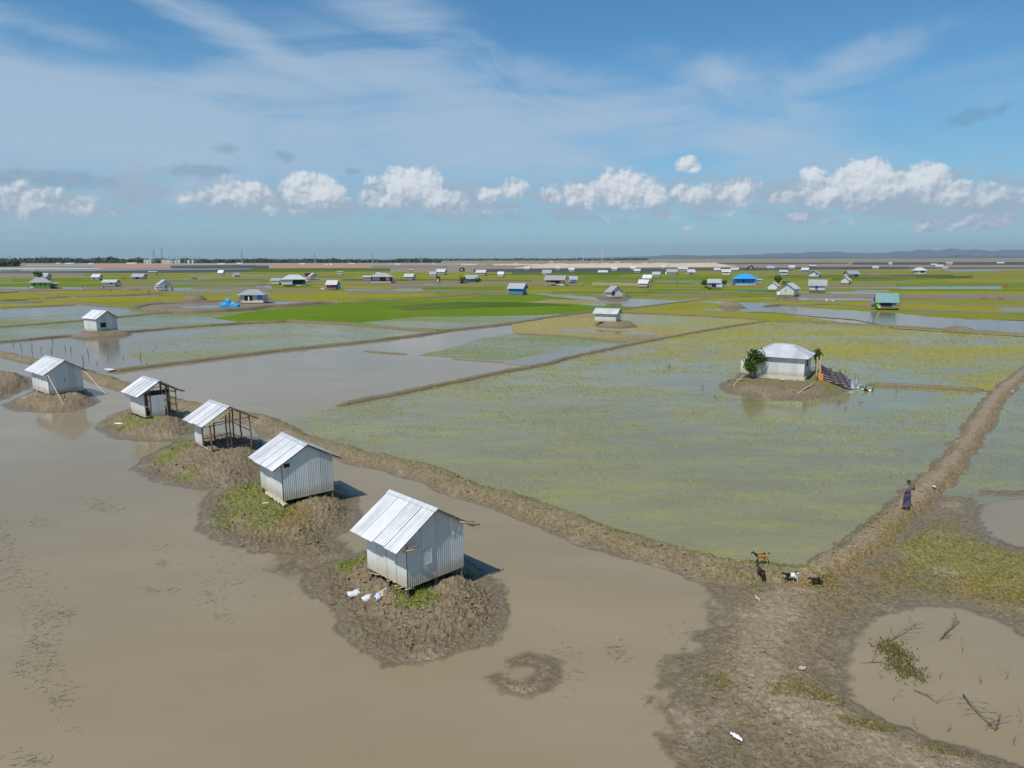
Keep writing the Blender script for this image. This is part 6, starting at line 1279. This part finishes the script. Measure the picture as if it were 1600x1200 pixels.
# grass on mounds, dykes and flats
def cand(n,r0,r1,a0,a1):
    r=1/rng.uniform(1/r1,1/r0,n);a=rng.uniform(a0,a1,n);return r*np.sin(a),r*np.cos(a)
x,y=cand(420000,15,105,R(-44),R(44));h_,T_=terr(x,y);k=h_>.03;x,y,h_=x[k],y[k],h_[k];T_={a:b[k] for a,b in T_.items()}
gw=growth(x,y,h_,T_);kc=[GREEN,OLIVE,ORANGE,YEL];kd=[(.19,.27,.018),(.2,.19,.055),(.32,.2,.055),(.3,.29,.045)]
for i,nm in enumerate(('green_grass','olive_grass','dry_orange_grass','yellow_grass')):
    w=gw[i]*[.9,.75,.8,.6][i]+(.05 if i==1 else 0)*(T_['path']<.3);k=rng.random(len(x))<w;n=k.sum();col=np.array(kd[i])[None]*rng.uniform(.65,1.25,(n,1));print(nm,n)
    dd=np.hypot(x[k],y[k]);tufts(nm,x[k],y[k],h_[k]-.01,rng.uniform(.05,.13,n)*(1+dd*.006),3,.012+.0,col,.7)
# loose clods and crumbs
def crumbs(n,r0,r1,smin,smax,thr):
    x,y=cand(n,r0,r1,R(-43),R(43));h,T=terr(x,y);w=T['rough']**1.5*ss(h,.03,.3)*ss(fbm(x*.6,y*.6,3,301),-.15,.4)+.04*(h>.02);k=(rng.random(len(x))<w*thr)&(h>.0);x,y,h=x[k],y[k],h[k];T={a:b[k] for a,b in T.items()}
    c,_=landcol(x,y,h,T);oc=np.array([(1,0,0),(-1,0,0),(0,1,0),(0,-1,0),(0,0,.8),(0,0,-.8),(.6,.6,.3),(-.6,.5,.35),(.5,-.6,.3),(-.5,-.6,.3)]);of=np.array([(6,4,0),(6,2,4),(6,0,2),(7,4,2),(7,1,4),(7,2,1),(8,0,4),(8,4,3),(8,3,0),(9,4,1),(9,3,4),(9,1,3)])
    m=len(x);s=rng.uniform(smin,smax,(m,1,1))*rng.uniform(.7,1.3,(m,1,1));an=rng.uniform(0,6.28,m);co,si=np.cos(an)[:,None],np.sin(an)[:,None]
    v=oc[None]*s*rng.uniform(.65,1.35,(m,10,1));vx=v[...,0]*co-v[...,1]*si*.8;vy=v[...,0]*si+v[...,1]*co*.8;v=np.stack([vx+x[:,None],vy+y[:,None],v[...,2]*.8+h[:,None]+s[:,:,0]*.15],-1)
    f=(of[None]+np.arange(m)[:,None,None]*10).reshape(-1,3);cc=np.repeat(c*rng.uniform(.75,1.2,(m,1)),10,0);print('clods',m)
    tag(link('mud_clods',bigmesh('mud_clods',v.reshape(-1,3),f,cc),M['crumb']),kind='stuff')
crumbs(130000,17,75,.025,.09,.4);crumbs(14000,17,75,.07,.14,.3)
# drowned weed lying on the river
x,y=[],[]
for (a,b,s1,s2,n) in ((5,835,18,40,240),(12,880,22,30,160),(40,905,40,25,150),(70,965,26,22,150),(62,1010,22,16,120),(60,1045,36,20,110),(92,1090,22,26,90),(45,1190,26,10,50),(155,790,18,12,110),(180,795,20,6,50),(252,880,8,6,46),(250,922,28,3,60),(330,935,14,16,50),(340,890,50,30,80),(400,900,60,30,70),(966,1018,14,12,70),(60,815,30,8,80),(100,960,14,8,60),(250,840,16,20,30),(355,965,20,10,24),(420,880,40,20,60),(1065,1020,12,40,60),(880,1040,24,30,70),(690,1000,30,10,30)):
    n=int(n*.7);q=rng.normal(size=(n,2))*.7;ppx=a+q[:,0]*s1+q[:,1]*s1*.25;ppy=b+q[:,1]*s2
    for u,v in zip(ppx,ppy): w_=P(u,v);x.append(w_[0]);y.append(w_[1])
x,y=np.array(x),np.array(y);n=len(x);L=rng.uniform(.04,.17,n);a=rng.normal(size=n)*.7+.25;wd=rng.uniform(.006,.016,n);dx,dy=np.cos(a)*L,np.sin(a)*L;nx,ny=-np.sin(a)*wd,np.cos(a)*wd;bx,by=rng.normal(size=n)*.07,rng.normal(size=n)*.07
V_=np.stack([np.stack([x-dx,y-dy,0*x+.004],1),np.stack([x+nx+bx,y+ny+by,0*x+.012],1),np.stack([x+dx,y+dy,0*x+.004],1),np.stack([x-nx+bx,y-ny+by,0*x+.012],1)],1).reshape(-1,3)
tag(link('floating_weed',bigmesh('floating_weed',V_,np.arange(4*n).reshape(-1,4),np.repeat(np.array([[.17,.15,.1]])*rng.uniform(.6,1.4,(n,1)),4,0)),M['crumb']),kind='stuff')
wx=[P(a,b) for a,b in ((1405,1030),(1412,1045),(1398,1020),(1418,1052),(1392,1012))];x=np.concatenate([w[0]+rng.normal(size=160)*.28 for w in wx]);y=np.concatenate([w[1]+rng.normal(size=160)*.28 for w in wx])
tufts('pond_weed',x,y,np.zeros(len(x)),rng.uniform(.05,.16,len(x)),3,.014,np.tile(np.array([[.12,.12,.04]]),(len(x),1)))
# ------------------------------------------------------------ air
m_=bpy.data.materials.new('haze');m_.use_nodes=True;g=G(m_.node_tree);g.n.clear();out=g.new('ShaderNodeOutputMaterial');pv=g.new('ShaderNodeVolumePrincipled')
pv.inputs['Color'].default_value=(.72,.86,1.,1);pv.inputs['Density'].default_value=HAZE;pv.inputs['Anisotropy'].default_value=.2
g.l.new(pv.outputs[0],out.inputs['Volume'])
m=MB();m.box((0,0,(460-1.75)/2),(68000,68000,460+1.75));o=m.build('haze',m_);tag(o,kind='stuff')

# say which stake, twig or duck is which: by where it stands among its own kind
ORD=['first','second','third','fourth','fifth','sixth','seventh','eighth','ninth','tenth','eleventh','twelfth','thirteenth','fourteenth','fifteenth','sixteenth']
def order(objs,text,group):
    def cx(o):
        if o.data and len(o.data.vertices) and o.location.length<1e-6: v=o.data.vertices[0].co;return v.x/max(v.y,1)
        return o.location.x/max(o.location.y,1)
    for i,o in enumerate(sorted(objs,key=cx)): o['label']=text%ORD[i];o['group']=group
al=[o for o in bpy.data.objects if 'group' in o.keys()]
order([o for o in al if o['group']=='stakes in the flooded field'],'thin dark stake, %s from the left in the flooded field behind the roped hut','stakes in the flooded field')
order([o for o in al if o['group']=='twigs in the round pond'],'thin twig, %s from the left in and around the round pond','twigs in the round pond')
order([o for o in al if o['group']=='white ducks on the far water'],'white duck, %s from the left on the water below the blue door hut','white ducks on the far water')
ls=[o for o in al if o['group']=='lone stakes in the fields'];f=lambda o:o.data.vertices[0].co
order([o for o in ls if f(o).y>130 and f(o).x<0],'bare stake, %s from the left on the banks round the tarpaulin pond','stakes round the tarpaulin pond')
order([o for o in ls if f(o).y>130 and f(o).x>=0],'thin stake, %s from the left by the wide water at the right','stakes by the far right water')
order([o for o in ls if f(o).y<=130],'leafless bushy stake, %s from the left in the water round the island house','stakes round the island house')
